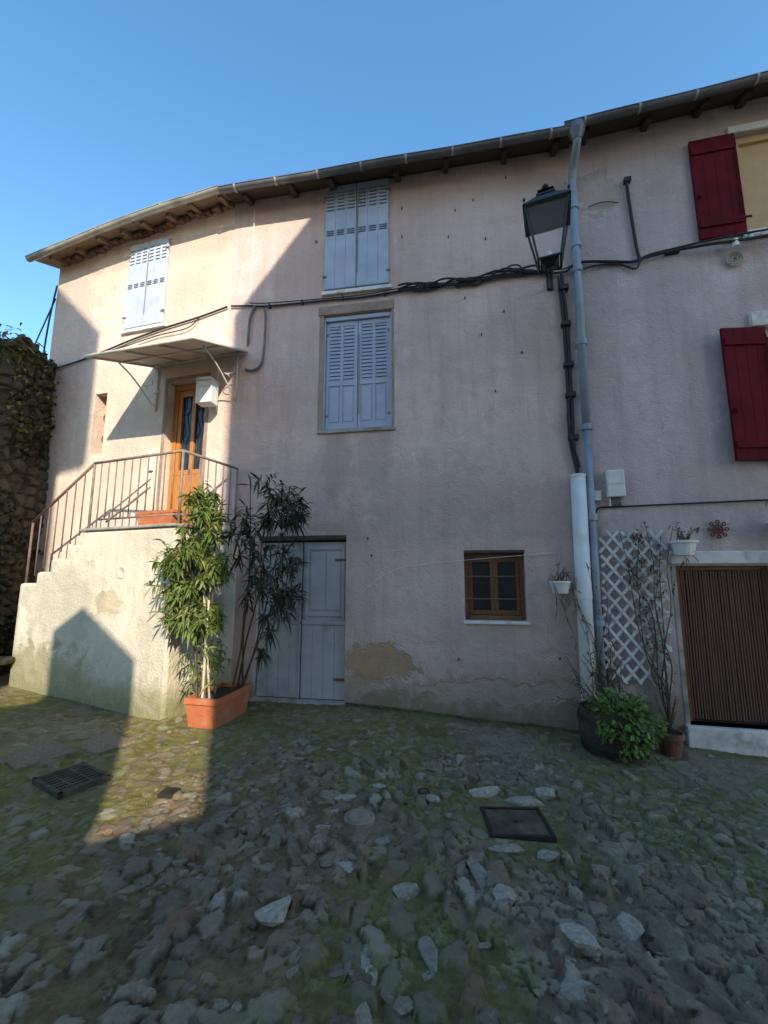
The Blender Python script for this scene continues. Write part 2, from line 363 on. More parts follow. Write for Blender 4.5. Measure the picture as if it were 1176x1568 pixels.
B().box(-2.43,-2.19,.2,.24,3.45,4.45).make('side_window_leaf',oak,FL,house)
# eaves : soffit boards, rafters, gutter, roof
def gz_(tab,x):
    for (a,za),(b_,zb) in zip(tab,tab[1:]):
        if a<=x<=b_: return za+(zb-za)*(x-a)/(b_-a)
    return tab[0][1] if x<tab[0][0] else tab[-1][1]
def eaves(pref,F,x0,x1,tab,gm,parent,raf,spacing=.55,off=.40,rmat=None,r=.055):
    n=40; b=B()
    prof=[(math.cos(t)*r,math.sin(t)*r) for t in [math.pi+math.pi*k/10 for k in range(11)]]
    for rr in (r,r-.006):
        n0=len(b.v)
        for i in range(n+1):
            x=x0+(x1-x0)*i/n; z=gz_(tab,x)+.05+.006*math.sin(x*3.1)
            for (py,pz) in prof: b.v.append((x,-off+py*rr/r,z+pz*rr/r))
        for i in range(n):
            for k in range(10): b.f.append((n0+i*11+k,n0+i*11+k+1,n0+(i+1)*11+k+1,n0+(i+1)*11+k))
    for i in range(n):
        xa=x0+(x1-x0)*i/n; xb=x0+(x1-x0)*(i+1)/n
        b.tube([(xa,-off-r,gz_(tab,xa)+.05+.006*math.sin(xa*3.1)),(xb,-off-r,gz_(tab,xb)+.05+.006*math.sin(xb*3.1))],.009,6,False)
    b.make(pref+'_gutter',gm,F,parent,smooth=True)
    s=B(); x=x0+.25
    while x<x1-.05:
        z=gz_(tab,x)+.05; xx=x
        pts=[(xx,-off+math.cos(t)*(r+.007),z+math.sin(t)*(r+.007)) for t in [math.pi+math.pi*k/10 for k in range(11)]]
        for p,q in zip(pts,pts[1:]):
            s.poly([(p[0]-.014,p[1],p[2]),(p[0]+.014,p[1],p[2]),(q[0]+.014,q[1],q[2]),(q[0]-.014,q[1],q[2])])
        x+=.62
    s.make(pref+'_gutter_straps',zincl,F,parent)
    k=B(); x=x0+.3
    while x<x1-.1:
        z=gz_(tab,x); h=.045+.02*random.random(); ww=.03+.015*random.random(); l=off-.10-.08*random.random()
        T=Matrix.Translation((x,0,z+.17))@Matrix.Rotation(R(random.uniform(-5,5)),4,'Z')@Matrix.Rotation(R(13+random.uniform(-3,3)),4,'X')
        k.box(-ww,ww,-l,.05,-h,h,T); x+=spacing*random.uniform(.75,1.3)
    k.make(pref+'_rafters',rmat or raf,F,parent,bevel=.006)
    so=B()
    for i in range(n):
        xa=x0+(x1-x0)*i/n; xb=x0+(x1-x0)*(i+1)/n
        za,zb=gz_(tab,xa),gz_(tab,xb)
        so.poly([(xa,-off+.01,za+.06),(xb,-off+.01,zb+.06),(xb,.1,zb+.24),(xa,.1,za+.24)])
    so.make(pref+'_soffit',raf,F,parent)
    t=B(); nx=int((x1-x0)/.03); ny=14
    for j in range(ny+1):
        y=-off+.03+j*.38
        for i in range(nx+1):
            x=x0+(x1-x0)*i/nx
            z=gz_(tab,x)+.085+(y+off)*.26+.028*abs(math.sin(x*math.pi/.21))+(.012 if j%2 else 0)
            t.v.append((x,y,z))
    for j in range(ny):
        for i in range(nx):
            a=j*(nx+1)+i; t.f.append((a,a+1,a+nx+2,a+nx+1))
    t.make(pref+'_roof_tiles',tile,F,parent)
tabM=[(-2,7.07),(3.2,7.12)]; tabL=[(-4,6.76),(-3.7,6.79),(-2.24,6.98),(-.92,7.08),(.1,7.10)]; tabR=[(0,7.18),(4.5,7.34)]
eaves('middle',FM,-1.86,3.05,tabM,zinc,house,rafter,.75)
eaves('left',FL,-3.72,.02,tabL,zincl,house,rafterl,.42,rmat=rafterl)
b_=B()
for i in range(34):
    x=-3.4+i*.1; z=gz_(tabL,x)+.13+random.uniform(-.04,.03)
    b_.box(x,x+.085,-.05-.07*random.random(),.02,z-.03,z+.035)
b_.make('left_eave_corbel_tiles',tile,FL,house,bevel=.01)
# canopy over entrance
cn=empty('entrance_canopy'); 
CX0=-1.30
def cq(x,p,dz=0): return (x,-p,4.76-.36*p+dz)
s=B(); n=14
for i in range(n):
    xa=CX0+(.34-CX0)*i/n; xb=CX0+(.34-CX0)*(i+1)/n
    wa=.012*(i%2); wb=.012*((i+1)%2)
    top=[cq(xa,.0,.02+wa),cq(xb,.0,.02+wb),cq(xb,1.1,.02+wb),cq(xa,1.1,.02+wa)]
    bot=[(p[0],p[1],p[2]-.012) for p in top]
    s.poly(top);s.poly(bot[::-1]);s.poly([top[2],top[3],bot[3],bot[2]])
s.make('sheet',canopym,FL,cn)
s=B()
s.tube([cq(CX0,1.1),cq(.34,1.1)],.02,8);s.tube([cq(CX0,0),cq(CX0,1.1)],.016,8);s.tube([cq(.34,0),cq(.34,1.1)],.016,8);s.tube([cq(CX0,.03),cq(.34,.03)],.02,8)
s.tube([cq(-.75,0),cq(-.75,1.1)],.012,8);s.tube([cq(-.2,0),cq(-.2,1.1)],.012,8);s.tube([cq(CX0,.55),cq(.34,.55)],.012,8)
for x in (-1.2,.2):
    s.tube(smoothpts([(x,-.02,4.1),(x,-.12,4.12),(x,-.45,4.35),(x,-.75,4.48)],5),.011,6)
    s.tube([(x,-.02,4.02),(x,-.02,4.72)],.012,6)
    s.tube(smoothpts([(x+.09*math.cos(t)*(1-t/9),-.22+.09*math.sin(t)*(1-t/9),4.42-.02*t) for t in [k*.9 for k in range(8)]],3),.007,5)
s.make('iron_brackets',canopym,FL,cn,smooth=True)
# letter box
lb=empty('letter_box'); LBF=frame(tuple(FL@Vector((-.27,-.02,0)))[:2]+(0,),10)
B().prism([(0,3.93),(.24,3.93),(.24,4.25),(0,4.25)],-.30,-.12).make('body',pvcw,LBF,lb,bevel=.01)
B().prism([(-.01,4.25),(.25,4.25),(.22,4.30),(.02,4.30)],-.31,-.11).box(.03,.21,-.306,-.299,4.15,4.17).make('lid',whitec,LBF,lb)
B().box(.1,.14,-.13,.03,4.0,4.04).make('arm',iron,LBF,lb)

# ------------------------------------------------------------------ stairs
st=empty('stone_staircase')
prof=[(0,-.3),(0,2.12),(-1.6,2.12),(-1.6,1.95),(-1.88,1.95),(-1.88,1.78),(-2.16,1.78),(-2.16,1.61),(-2.44,1.61),(-2.44,1.46),(-2.78,1.46),(-2.78,-.3)]
B().prism(prof,0,1.32).make('stair_block',S_wall,FS,st,bevel=.035)
B().box(-1.62,.02,-.03,1.1,2.12,2.155).make('landing_slab',concrete,FS,st,bevel=.012)
ros=simple('plaster_rosette',(.62,.54,.43),.9,var=.15)
b_=B(); b_.lathe([(.0,0.004),(.05,0.004),(.055,.010),(.075,.012),(.08,.0)],seg=24)
b_.make('wall_ring',ros,FS@Matrix.Translation((-.82,0,1.6))@Matrix.Rotation(R(90),4,'X'),st,smooth=True)
rl=empty('stair_railing')
b_=B(); zt=3.03; zb=2.27
b_.tube([(-1.58,.06,zt),(-.03,.06,zt)],.018,8);b_.tube([(-1.4,.06,zb),(-.03,.06,zb)],.012,8)
b_.tube([(-.03,.06,zt),(-.03,1.0,zt)],.018,8);b_.tube([(-.03,.06,zb),(-.03,1.0,zb)],.012,8)
for x in (-1.58,-.03): b_.tube([(x,.06,2.1),(x,.06,zt+.01)],.016,8)
for i in range(1,11):
    x=-1.58+1.55*i/11; b_.tube([(x,.06,zb-(.0 if i>1 else .12)),(x,.06,zt)],.009,6)
for i in range(1,7): y=.06+.94*i/7; b_.tube([(-.03,y,zb),(-.03,y,zt)],.009,6)
b_.tube([(-.03,1.0,2.1),(-.03,1.0,zt)],.016,8)
b_.tube(smoothpts([(-.5,.03,2.62),(-.8,.0,2.42),(-1.15,-.02,2.22)],4),.012,6);b_.tube(smoothpts([(-.5,.03,2.72),(-.8,.0,2.52),(-1.2,-.02,2.28)],4),.009,6)
b_.make('landing_rail',iron,FS,rl,smooth=True)
b_=B(); b_.tube([(-1.58,.06,zt),(-2.75,.06,2.30)],.018,8)
for i in range(1,7):
    x=-1.58-1.17*i/7; z=3.03-.73*i/7; b_.tube([(x,.06,z-.85),(x,.06,z)],.009,6)
b_.tube([(-2.75,.06,1.4),(-2.75,.06,2.32)],.016,8)
b_.make('flight_rail',ironb,FS,rl,smooth=True)

# planters
def boxplanter(name,T,w,l,h,mat):
    e=empty(name); b=B()
    c=lambda f,z,sx,sy:(sx*w/2*f,sy*l/2*f,z)
    z1=h*.82
    lo=[c(.86,0,-1,-1),c(.86,0,1,-1),c(.86,0,1,1),c(.86,0,-1,1)];hi=[c(.97,z1,-1,-1),c(.97,z1,1,-1),c(.97,z1,1,1),c(.97,z1,-1,1)]
    b.poly(lo[::-1])
    for i in range(4): j=(i+1)%4; b.poly([lo[i],lo[j],hi[j],hi[i]])
    o,i_=1.02,.90; z0=h*.80
    for s_ in ((-1,-1,1,-1),(1,-1,1,1),(1,1,-1,1),(-1,1,-1,-1)):
        ax,ay,bx,by=s_
        P=lambda f,x,y,z:(x*w/2*f,y*l/2*f,z)
        b.poly([P(o,ax,ay,z0),P(o,bx,by,z0),P(o,bx,by,h),P(o,ax,ay,h)])
        b.poly([P(i_,ax,ay,h),P(i_,bx,by,h),P(o,bx,by,h),P(o,ax,ay,h)])
        b.poly([P(i_,ax,ay,h),P(i_,bx,by,h),P(i_,bx,by,h-.06),P(i_,ax,ay,h-.06)])
        b.poly([P(.95,ax,ay,z0),P(.95,bx,by,z0),P(o,bx,by,z0),P(o,ax,ay,z0)])
    b.make('box',mat,T,e); 
    B().poly([(-w*.45,-l*.45,h-.04),(w*.45,-l*.45,h-.04),(w*.45,l*.45,h-.04),(-w*.45,l*.45,h-.04)]).make('soil',soil,T,e)
    return e
TP=Matrix.Translation((-1.82,5.02,.0))@Matrix.Rotation(R(-12.5),4,'Z')
boxplanter('terracotta_planter',TP,.38,.68,.30,terra)
TP2=FS@Matrix.Translation((-.42,.14,2.16))@Matrix.Rotation(R(90),4,'Z')
boxplanter('window_box_planter',TP2,.18,.62,.17,terra)

# foliage
class Leaves:
    def __init__(s): s.v=[];s.f=[]
    def blade(s,p,d,L,W,droop=.3):
        d=d.normalized(); side=d.cross(Vector((0,0,1)))
        if side.length<.05: side=Vector((1,0,0))
        side.normalize(); side=(Matrix.Rotation(random.uniform(-.9,.9),3,d)@side)
        n=len(s.v); pts=[]
        for t,w in ((0,.12),(.35,1),(.7,.8),(1,.02)):
            c=p+d*L*t+Vector((0,0,-droop*L*t*t)); pts+= [c-side*W*.5*w,c+side*W*.5*w]
        s.v+=[tuple(q) for q in pts]
        for i in range(3): a=n+2*i; s.f.append((a,a+1,a+3,a+2))
    def make(s,name,mat,parent,F=I4):
        me=bpy.data.meshes.new(name); me.from_pydata(s.v,[],s.f); return link(me,name,mat,F,parent)
def rdir(up=.3):
    while True:
        v=Vector((random.uniform(-1,1),random.uniform(-1,1),random.uniform(-1,1)+up))
        if .2<v.length: return v.normalized()
def whorl(L,p,d,n,l,w,back=.13):
    for i in range(n):
        a=rdir(0); dd=(d*random.uniform(.1,.9)+a*1.05)
        L.blade(p-d*random.uniform(0,back),dd,l*random.uniform(.6,1.15),w*random.uniform(.8,1.2),random.uniform(.2,.8))
def oleander(name,base,trunks,targets,mat,nl,l,w,twigs=2):
    """trunks: tips of main stems; targets: tips of side shoots"""
    e=empty(name); S=B(); L=Leaves(); nodes=[]
    for t in trunks:
        b0=Vector(base)+Vector((random.uniform(-.08,.08),random.uniform(-.1,.1),0)); t=Vector(t)
        mid=b0.lerp(t,.5)+Vector((random.uniform(-.05,.05),random.uniform(-.05,.05),.05))
        pts=smoothpts([b0,b0.lerp(mid,.5)+Vector((random.uniform(-.03,.03),0,0)),mid,t],6); S.tube(pts,[.013-.008*i/(len(pts)-1) for i in range(len(pts))],6)
        nodes+=pts[len(pts)//3:]; whorl(L,t,(t-mid).normalized(),nl,l,w)
    for (t,r) in targets:
        t=Vector(t)
        c=[q for q in nodes if q.z<t.z-.05] or nodes
        q=min(c,key=lambda k:(k-t).length+random.uniform(0,.15))
        m_=q.lerp(t,.55)+Vector((0,0,.03)); S.tube(smoothpts([q,m_,t],3),.0045,5)
        d=(t-m_).normalized(); whorl(L,t,d,nl,l,w)
        for k in range(twigs):
            a=m_.lerp(t,random.random()); o=a+(rdir(.2)+d*.4)*r; S.tube([a,o],.003,4); whorl(L,o,(o-a).normalized(),nl,l,w)
    S.make('stems',stem,I4,e); L.make('leaves',mat,e); return e
tg=[]
for i in range(95):
    z=random.uniform(1.0,2.5); k=max(.12,min(1,(2.8-z)/.8)); lowk=min(1,(z-.6)/.5)
    th=random.uniform(0,6.283); rr=(.35+.65*random.random())
    tg.append(((-2.05+math.cos(th)*rr*.34*k*lowk,4.76+math.sin(th)*rr*.30*k*lowk,z),.10))
tg+=[((-2.36,4.7,1.55),.1),((-2.44,4.7,1.45),.1),((-2.36,4.7,1.85),.1),((-2.35,4.72,1.3),.1),((-2.4,4.7,1.7),.1),((-2.3,4.7,1.15),.1)]
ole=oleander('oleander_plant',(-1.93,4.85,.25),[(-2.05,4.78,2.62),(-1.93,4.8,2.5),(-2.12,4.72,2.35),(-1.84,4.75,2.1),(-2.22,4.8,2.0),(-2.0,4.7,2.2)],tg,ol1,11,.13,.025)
L=Leaves();
for i in range(40):
    p=Vector((-1.93+random.uniform(-.22,.14),4.82+random.uniform(-.12,.1),random.uniform(.32,1.2))); whorl(L,p,rdir(.5),6,.15,.022)
L.make('low_leaves',ol1,ole)
B().tube([(-1.9,4.74,.2),(-1.89,4.74,1.3)],.014,6).tube([(-1.84,4.8,.2),(-1.95,4.74,1.4)],.012,6).make('stakes',cane,I4,ole)
tg=[]
for i in range(44):
    z=random.uniform(1.3,2.6); tg.append(((-1.42+random.uniform(-.42,.42),5.1+random.uniform(-.25,.25),z),.15))
tg+=[((-1.10,5.0,1.15),.12),((-1.02,5.0,1.75),.12),((-1.05,5.05,2.3),.14),((-1.0,5.05,2.45),.12),((-1.25,5.0,.95),.08),((-1.38,5.1,.72),.08),((-1.08,5.0,1.3),.1),((-1.2,5.0,1.25),.1),((-1.3,5.0,1.1),.1)]
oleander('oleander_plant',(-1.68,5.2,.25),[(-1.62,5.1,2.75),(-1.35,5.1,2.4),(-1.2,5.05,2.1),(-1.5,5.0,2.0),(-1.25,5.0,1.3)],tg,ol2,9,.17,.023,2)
# ------------------------------------------------------------------ cables on the main house
cb=empty('facade_cables')
pts=[(-1.8,-.03,5.52),(-1.5,-.03,5.49),(-1.23,-.03,5.455),(-.34,-.03,5.44),(.2,-.03,5.43),(.79,-.03,5.46),(1.4,-.03,5.47),(2.03,-.03,5.53),(2.4,-.03,5.5),(2.85,-.04,5.46),(2.95,-.05,5.5)]
S=B(); S.tube(smoothpts(pts,6),.014,8)
S.tube(smoothpts([(x,y-.01,z+.033+random.uniform(-.01,.01)) for x,y,z in pts[1:]],6),.008,6)
for k in range(5):
    S.tube(smoothpts([(.7+i*.12,-.035-.008*k,5.45+.035*math.sin(i*1.3+k*1.7)+.014*k+(.07*math.exp(-((.7+i*.12-2.25)/.3)**2))+random.uniform(-.012,.012)) for i in range(18)],4),.013,6)
S.tube(smoothpts([(2.25+.09*math.cos(t),-.06,5.58+.05*math.sin(t)) for t in [i*.7 for i in range(11)]],3),.010,6)
S.tube(smoothpts([(2.84,-.05,5.45),(2.85,-.05,5.2),(2.87,-.04,4.6),(2.86,-.04,3.6),(2.85,-.05,3.1),(2.88,-.04,2.78)],5),.024,8)
S.tube(smoothpts([(2.80,-.05,5.4),(2.83,-.04,4.6),(2.82,-.04,3.8),(2.81,-.05,3.2),(2.87,-.05,2.8)],5),.015,8)
S.tube(smoothpts([(2.86,-.05,3.9),(2.80,-.07,3.5),(2.83,-.07,3.2),(2.9,-.06,2.85)],5),.014,8)
for z in (5.2,4.7,4.15,3.75,3.2): S.box(2.80,2.91,-.085,-.0,z,z+.06)
for x in (-1.2,-.7,-.1,.5,1.0,1.5): S.box(x,x+.018,-.055,0,5.42,5.48)
for (x,z) in ((.75,6.75),(1.5,6.6),(1.75,6.72),(2.2,7.0),(1.9,6.1),(-.52,6.4),(.75,6.3),(1.4,6.2),(2.1,5.0),(1.6,5.25),(2.3,4.4),(1.95,3.9),(.28,2.02),(.33,1.8),(1.4,.55),(2.55,.6),(1.8,4.7)): S.box(x,x+.014,-.02,0,z,z+.03)
S.make('cable_bundle',cable,FM,cb)
S=B()
S.tube(smoothpts([(-1.42,-.03,5.48),(-1.47,-.03,5.36),(-1.49,-.04,5.2),(-1.5,-.04,4.86)],5),.02,8)
S.tube(smoothpts([(-1.52,-.03,4.5),(-1.42,-.03,4.47),(-1.3,-.04,4.52),(-1.25,-.04,4.7),(-1.24,-.04,5.25),(-1.27,-.04,5.42)],5),.018,8)
S.make('conduit',conduit,FM,cb)
B().tube([(-1.5,-.03,7.1),(-1.5,-.03,5.5)],.007,6).make('thin_white_wire',pvcw,FM,cb)
S=B()
S.tube(smoothpts([(-.02,-.03,5.52),(-.5,-.03,5.44),(-1.2,-.03,5.36),(-1.82,-.03,5.26),(-2.5,-.03,5.12),(-3.02,-.03,5.04),(-3.4,-.03,5.02),(-3.6,-.05,5.12),(-3.62,-.05,5.4),(-3.58,-.05,6.0),(-3.5,-.05,6.55)],6),.014,8)
S.tube(smoothpts([(-.5,-.03,5.44),(-.7,-.05,5.28),(-1.3,-.04,5.25),(-2.2,-.04,5.12)],6),.008,6)
S.tube([(-3.5,-.05,6.3),(-4.6,.4,5.75),(-8,1,4.4)],.012,6)
S.make('left_cable',cable,FL,cb)
S=B()
S.tube([(-.11,-.03,4.75),(-.11,-.03,3.9)],.008,6); S.tube([(-1.2,-.03,4.5),(-1.2,-.03,4.1)],.007,6)
S.box(-1.24,-1.18,-.05,0,4.3,4.36); S.box(-1.22,-1.16,-.05,0,3.1,3.4)
S.make('small_fittings',whitec,FL,cb)
B().tube(smoothpts([(.15,-.01,1.3),(.6,-.012,1.62),(1.2,-.03,1.72),(2.55,-.02,1.83)],6),.0025,5).make('string',pvcw,FM,cb)

# downpipes
dp=empty('downpipe')
S=B()
S.tube(smoothpts([(3.04,-.40,7.08),(3.04,-.38,6.98),(3.04,-.16,6.86),(3.04,-.09,6.74)],5),.05,14)
S.tube([(3.04,-.09,6.76),(3.0,-.09,3.3)],.048,14)
S.make('upper_pipe',pvcg,FM,dp,smooth=True)
S=B(); S.tube([(3.0,-.09,3.32),(2.97,-.09,-.15)],.042,14)
S.make('lower_pipe',pvcg,FM,dp,smooth=True)
S=B()
for z in (6.3,5.75,5.4,4.4,3.3,2.2,1.0):
    x=3.04-(6.76-z)*.0105; S.lathe([(.05,0),(.06,0),(.06,.07),(.05,.07)],(x,-.09,z),14); S.box(x-.012,x+.012,-.03,.0,z+.02,z+.05)
S.make('collars',pvcg,FM,dp)
S=B(); S.lathe([(.055,0),(.1,.12),(.1,.2),(.09,.2)],(3.04,-.40,7.0),14); S.make('outlet',zinc,FM,dp)
wp=empty('drain_pipe')
S=B(); S.tube([(2.86,-.10,2.75),(2.82,-.10,-.12)],.085,16); S.make('pipe',pvcw,FM,wp,smooth=True)
S=B(); S.lathe([(.085,0),(.09,0),(.09,.02),(.085,.02)],(2.86,-.10,2.72),16); S.lathe([(.086,0),(.095,0),(.095,.1),(.086,.1)],(2.835,-.10,1.3),16); S.make('collars',pvcw,FM,wp)

# street lantern
ln=empty('wall_lantern')
TLn=Matrix.Translation((1.82,4.28,0))@Matrix.Rotation(R(-22),4,'Z')
def sq(h,z): return [(-h,-h,z),(h,-h,z),(h,h,z),(-h,h,z)]
bw,tw,zb,zt=.115,.215,4.95,5.54
S=B()
bt,tp=sq(bw,zb),sq(tw,zt)
for i in range(4):
    S.tube([bt[i],tp[i]],.013,6); j=(i+1)%4; S.tube([bt[i],bt[j]],.014,6); S.tube([tp[i],tp[j]],.02,6)
def frust(S,h0,z0,h1,z1):
    a,c=sq(h0,z0),sq(h1,z1)
    for i in range(4): j=(i+1)%4; S.poly([a[i],a[j],c[j],c[i]])
    S.poly(a[::-1]);S.poly(c)
frust(S,tw+.03,zt+.0,tw+.02,zt+.03); frust(S,tw+.015,zt+.03,.09,zt+.20); frust(S,.10,zt+.20,.10,zt+.22); frust(S,.065,zt+.22,.06,zt+.27); frust(S,.085,zt+.27,.03,zt+.31)
S.lathe([(.0,.0),(.028,.0),(.02,.02),(.04,.045),(.03,.07),(.0,.1)],(0,0,zt+.31),10)
for c in sq(tw+.01,zt+.05): S.lathe([(0,0),(.014,.01),(.016,.03),(0,.06)],c,8)
frust(S,bw-.02,zb,.05,zb-.05); S.lathe([(.035,0),(.04,-.03),(.02,-.06),(.03,-.08),(0,-.1)],(0,0,zb-.04),10)
S.make('lantern_frame',black,TLn,ln)
S=B()
a,c=sq(bw-.004,zb+.01),sq(tw-.004,zt-.01)
for i in range(4): j=(i+1)%4; S.poly([a[i],a[j],c[j],c[i]])
S.make('glass_panes',lglass,TLn,ln)
S=B().lathe([(0,.0),(.02,.0),(.03,.05),(.028,.10),(.012,.13),(0,.14)],(0,0,zb+.02),14); S.make('bulb',whitec,TLn,ln,smooth=True)
S=B()
A=FM@Vector((2.70,0,5.30));Bt=Vector((1.82,4.28,4.84))
S.tube(smoothpts([A,A.lerp(Bt,.4)+Vector((0,0,-.05)),A.lerp(Bt,.85)+Vector((0,0,-.04)),Bt+Vector((0,0,.04))],6),.020,8)
S.tube(smoothpts([A+Vector((0,0,.15)),A.lerp(Bt,.25)+Vector((0,0,.08)),A.lerp(Bt,.5)+Vector((0,0,-.03))],6),.011,8)
S.make('bracket_arm',black,I4,ln,smooth=True)
S=B(); S.box(2.66,2.74,-.03,0,5.24,5.50); S.make('wall_plate',black,FM,ln,bevel=.01)

# ------------------------------------------------------------------ right house
rh=empty('neighbouring_town_house')
HR=[(.93,1.85,-.02,1.67,.16),(2.05,2.95,5.65,7.02,.2),(2.07,2.95,2.85,4.42,.2)]
wall('facade_wall',Rr_wall,.0,4.6,-.7,7.55,HR,FR,rh)
eaves('right',FR,.0,4.6,tabR,zinc,rh,rafter,.6)
def redshutter(x0,x1,z0,z1,name,F=FR):
    S=B(); S.box(x0,x1,-.05,-.02,z0,z1)
    n=4
    for i in range(n):
        a=x0+(x1-x0)*i/n; S.box(a+.002,a+(x1-x0)/n-.002,-.053,-.05,z0+.002,z1-.002)
    for zz in (z0+.14,z1-.22): S.box(x0+.01,x1-.01,-.073,-.053,zz,zz+.08)
    S.tube([(x1-.02,-.071,z0+.2),(x1-.02,-.071,z1-.1)],.008,6); S.box(x1-.1,x1+.05,-.080,-.073,z0+.17,z0+.2)
    S.box(x0+.03,x0+.06,-.09,-.053,z0+.55,z0+.6)
    S.make(name,red,F,rh,bevel=.002)
redshutter(1.53,2.03,5.62,7.0,'upper_shutter_left'); redshutter(2.97,3.45,5.62,7.0,'upper_shutter_right')
FR2=FR@Matrix.Translation((2.05,0,0))@Matrix.Rotation(R(9),4,'Z')@Matrix.Translation((-2.05,0,0))
redshutter(1.58,2.06,2.82,4.40,'lower_shutter_left',FR2); redshutter(2.97,3.45,2.82,4.40,'lower_shutter_right')
B().box(2.05,2.95,.10,.14,5.65,7.02).make('roller_blind',cream,FR,rh)
S=B(); S.box(2.05,2.12,.06,.10,5.65,7.02); S.box(2.12,2.95,.06,.10,5.65,5.74); S.box(2.12,2.95,.06,.10,6.93,7.02); S.make('upper_window_frame',cream,FR,rh)
S=B(); S.box(1.98,3.0,-.03,.15,7.021,7.12); S.box(2.0,3.0,-.05,.12,5.56,5.649); S.box(1.95,3.05,-.05,.1,4.421,4.60); S.make('window_lintels',whitec,FR,rh,bevel=.006)
S=B(); S.box(2.07,2.15,.08,.13,2.85,4.42); S.box(2.15,2.95,.08,.13,4.34,4.42); S.box(2.5,2.56,.08,.13,2.85,4.34); S.make('lower_window_frame',whitec,FR,rh)
B().box(2.07,2.95,.12,.16,2.85,4.42).make('lower_window_glass',glassd,FR,rh)
B().box(2.0,3.0,-.08,.1,2.76,2.849).make('lower_window_sill',concrete,FR,rh,bevel=.01)
S=B(); n=30
for i in range(n):
    x=.985+.82*(i+.5)/n; S.tube([(x,.070+random.uniform(-.005,.005),.03),(x+random.uniform(-.004,.004),.07,1.62)],.009,6)
S.make('cellar_door_reeds',reed,FR,rh)
S=B(); S.box(.935,.985,.06,.11,.0,1.67); S.box(1.80,1.85,.06,.11,.0,1.67); S.box(.985,1.80,.06,.11,1.625,1.67); S.box(.95,.975,.04,.06,.55,.62)
S.make('cellar_door_frame',brown,FR,rh)
B().box(.985,1.8,.085,.11,0,1.62).make('cellar_door_panel',dark,FR,rh)
S=B(); S.box(.88,2.3,-.03,.1,1.69,1.83); S.make('cellar_door_lintel',whitec,FR,rh,bevel=.01)
S=B(); S.box(.87,2.3,-.07,.15,-.4,-.02); S.make('cellar_door_step',whitec,FR,rh,bevel=.012)
S=B(); S.box(.88,.93,-.006,.1,-.1,1.69); S.box(1.852,2.0,-.006,.1,-.1,1.69); S.make('cellar_door_jambs',concrete,FR,rh,bevel=.004)
rc=empty('right_facade_cables')
S=B()
S.tube(smoothpts([(.05,-.06,5.5),(.15,-.05,5.55),(.3,-.04,5.55),(.6,-.03,5.5),(.78,-.04,5.46),(.95,-.04,5.5),(1.2,-.05,5.52),(1.6,-.1,5.5),(1.95,-.12,5.48),(2.6,-.12,5.5),(4.5,-.12,5.6)],6),.018,8)
S.tube(smoothpts([(.1,-.05,5.42),(.3,-.04,5.48),(.6,-.03,5.47),(.8,-.04,5.36),(.9,-.05,5.5),(1.3,-.06,5.55),(1.9,-.13,5.55),(3,-.12,5.58),(4.5,-.1,5.7)],6),.012,8)
S.tube(smoothpts([(.79,-.03,6.62),(.80,-.03,6.3),(.82,-.03,5.9),(.84,-.03,5.6),(.86,-.04,5.45)],5),.02,8)
S.box(.76,.84,-.06,0,6.6,6.66)
S.tube(smoothpts([(.32,-.03,6.35),(.5,-.03,6.38),(.68,-.03,6.33)],5),.006,6)
S.box(1.15,1.3,-.06,0,5.5,5.54)
S.tube([(.2,-.02,2.36),(2.9,-.02,2.40)],.01,6);
S.tube(smoothpts([(.2,-.03,2.36),(.14,-.03,2.3),(.12,-.03,2.0),(.14,-.03,.2)],5),.011,6)
S.make('cable_bundle',cable,FR,rc)
S=B(); S.tube(smoothpts([(1.75,-.04,5.52),(1.95,-.08,5.5),(2.2,-.06,5.62)],4),.02,8).lathe([(0,0),(.035,0),(.035,.09),(0,.09)],(1.86,-.1,5.42),10).lathe([(0,0),(.03,0),(.03,.08),(0,.08)],(2.02,-.1,5.5),10); S.make('insulators',pvcw,FR,rc)
S=B()
for r0 in (.03,.06,.085): S.tube([(1.87+r0*math.cos(t),-.03,5.31+r0*math.sin(t)) for t in [i*math.pi/10 for i in range(21)]],.010,6,False)
S.make('wall_vent',concrete,FR,rh)
mb=empty('meter_box')
B().box(.27,.46,-.10,0,2.47,2.79).make('case',pvcw,FR,mb,bevel=.012)
B().box(.285,.445,-.106,-.1,2.62,2.77).tube([(.3,-.03,2.47),(.3,-.03,2.37)],.014,8).make('cover',whitec,FR,mb,bevel=.004)
B().box(.30,.42,-.04,0,2.38,2.46).make('outlet',zinc,FR,mb)
B().box(.13,.21,-.05,0,2.44,2.56).make('junction_box',whitec,FR,rc,bevel=.008)
so=empty('iron_sun_ornament'); S=B()
S.tube([(.045*math.cos(t),0,.045*math.sin(t)) for t in [i*math.pi/8 for i in range(17)]],.008,6,False)
for i in range(8):
    t=i*math.pi/4; c,s_=math.cos(t),math.sin(t)
    S.tube([(.0,0,.0),(.075*c,0,.075*s_)],.006,6)
    S.tube([(.085*c+.017*math.cos(u),0,.085*s_+.017*math.sin(u)) for u in [k*math.pi/4 for k in range(9)]],.007,5,False)
redi=simple('ornament_rust_red',(.13,.02,.015),.6)
S.make('rosette',redi,FR@Matrix.Translation((1.38,-.03,2.07)),so)
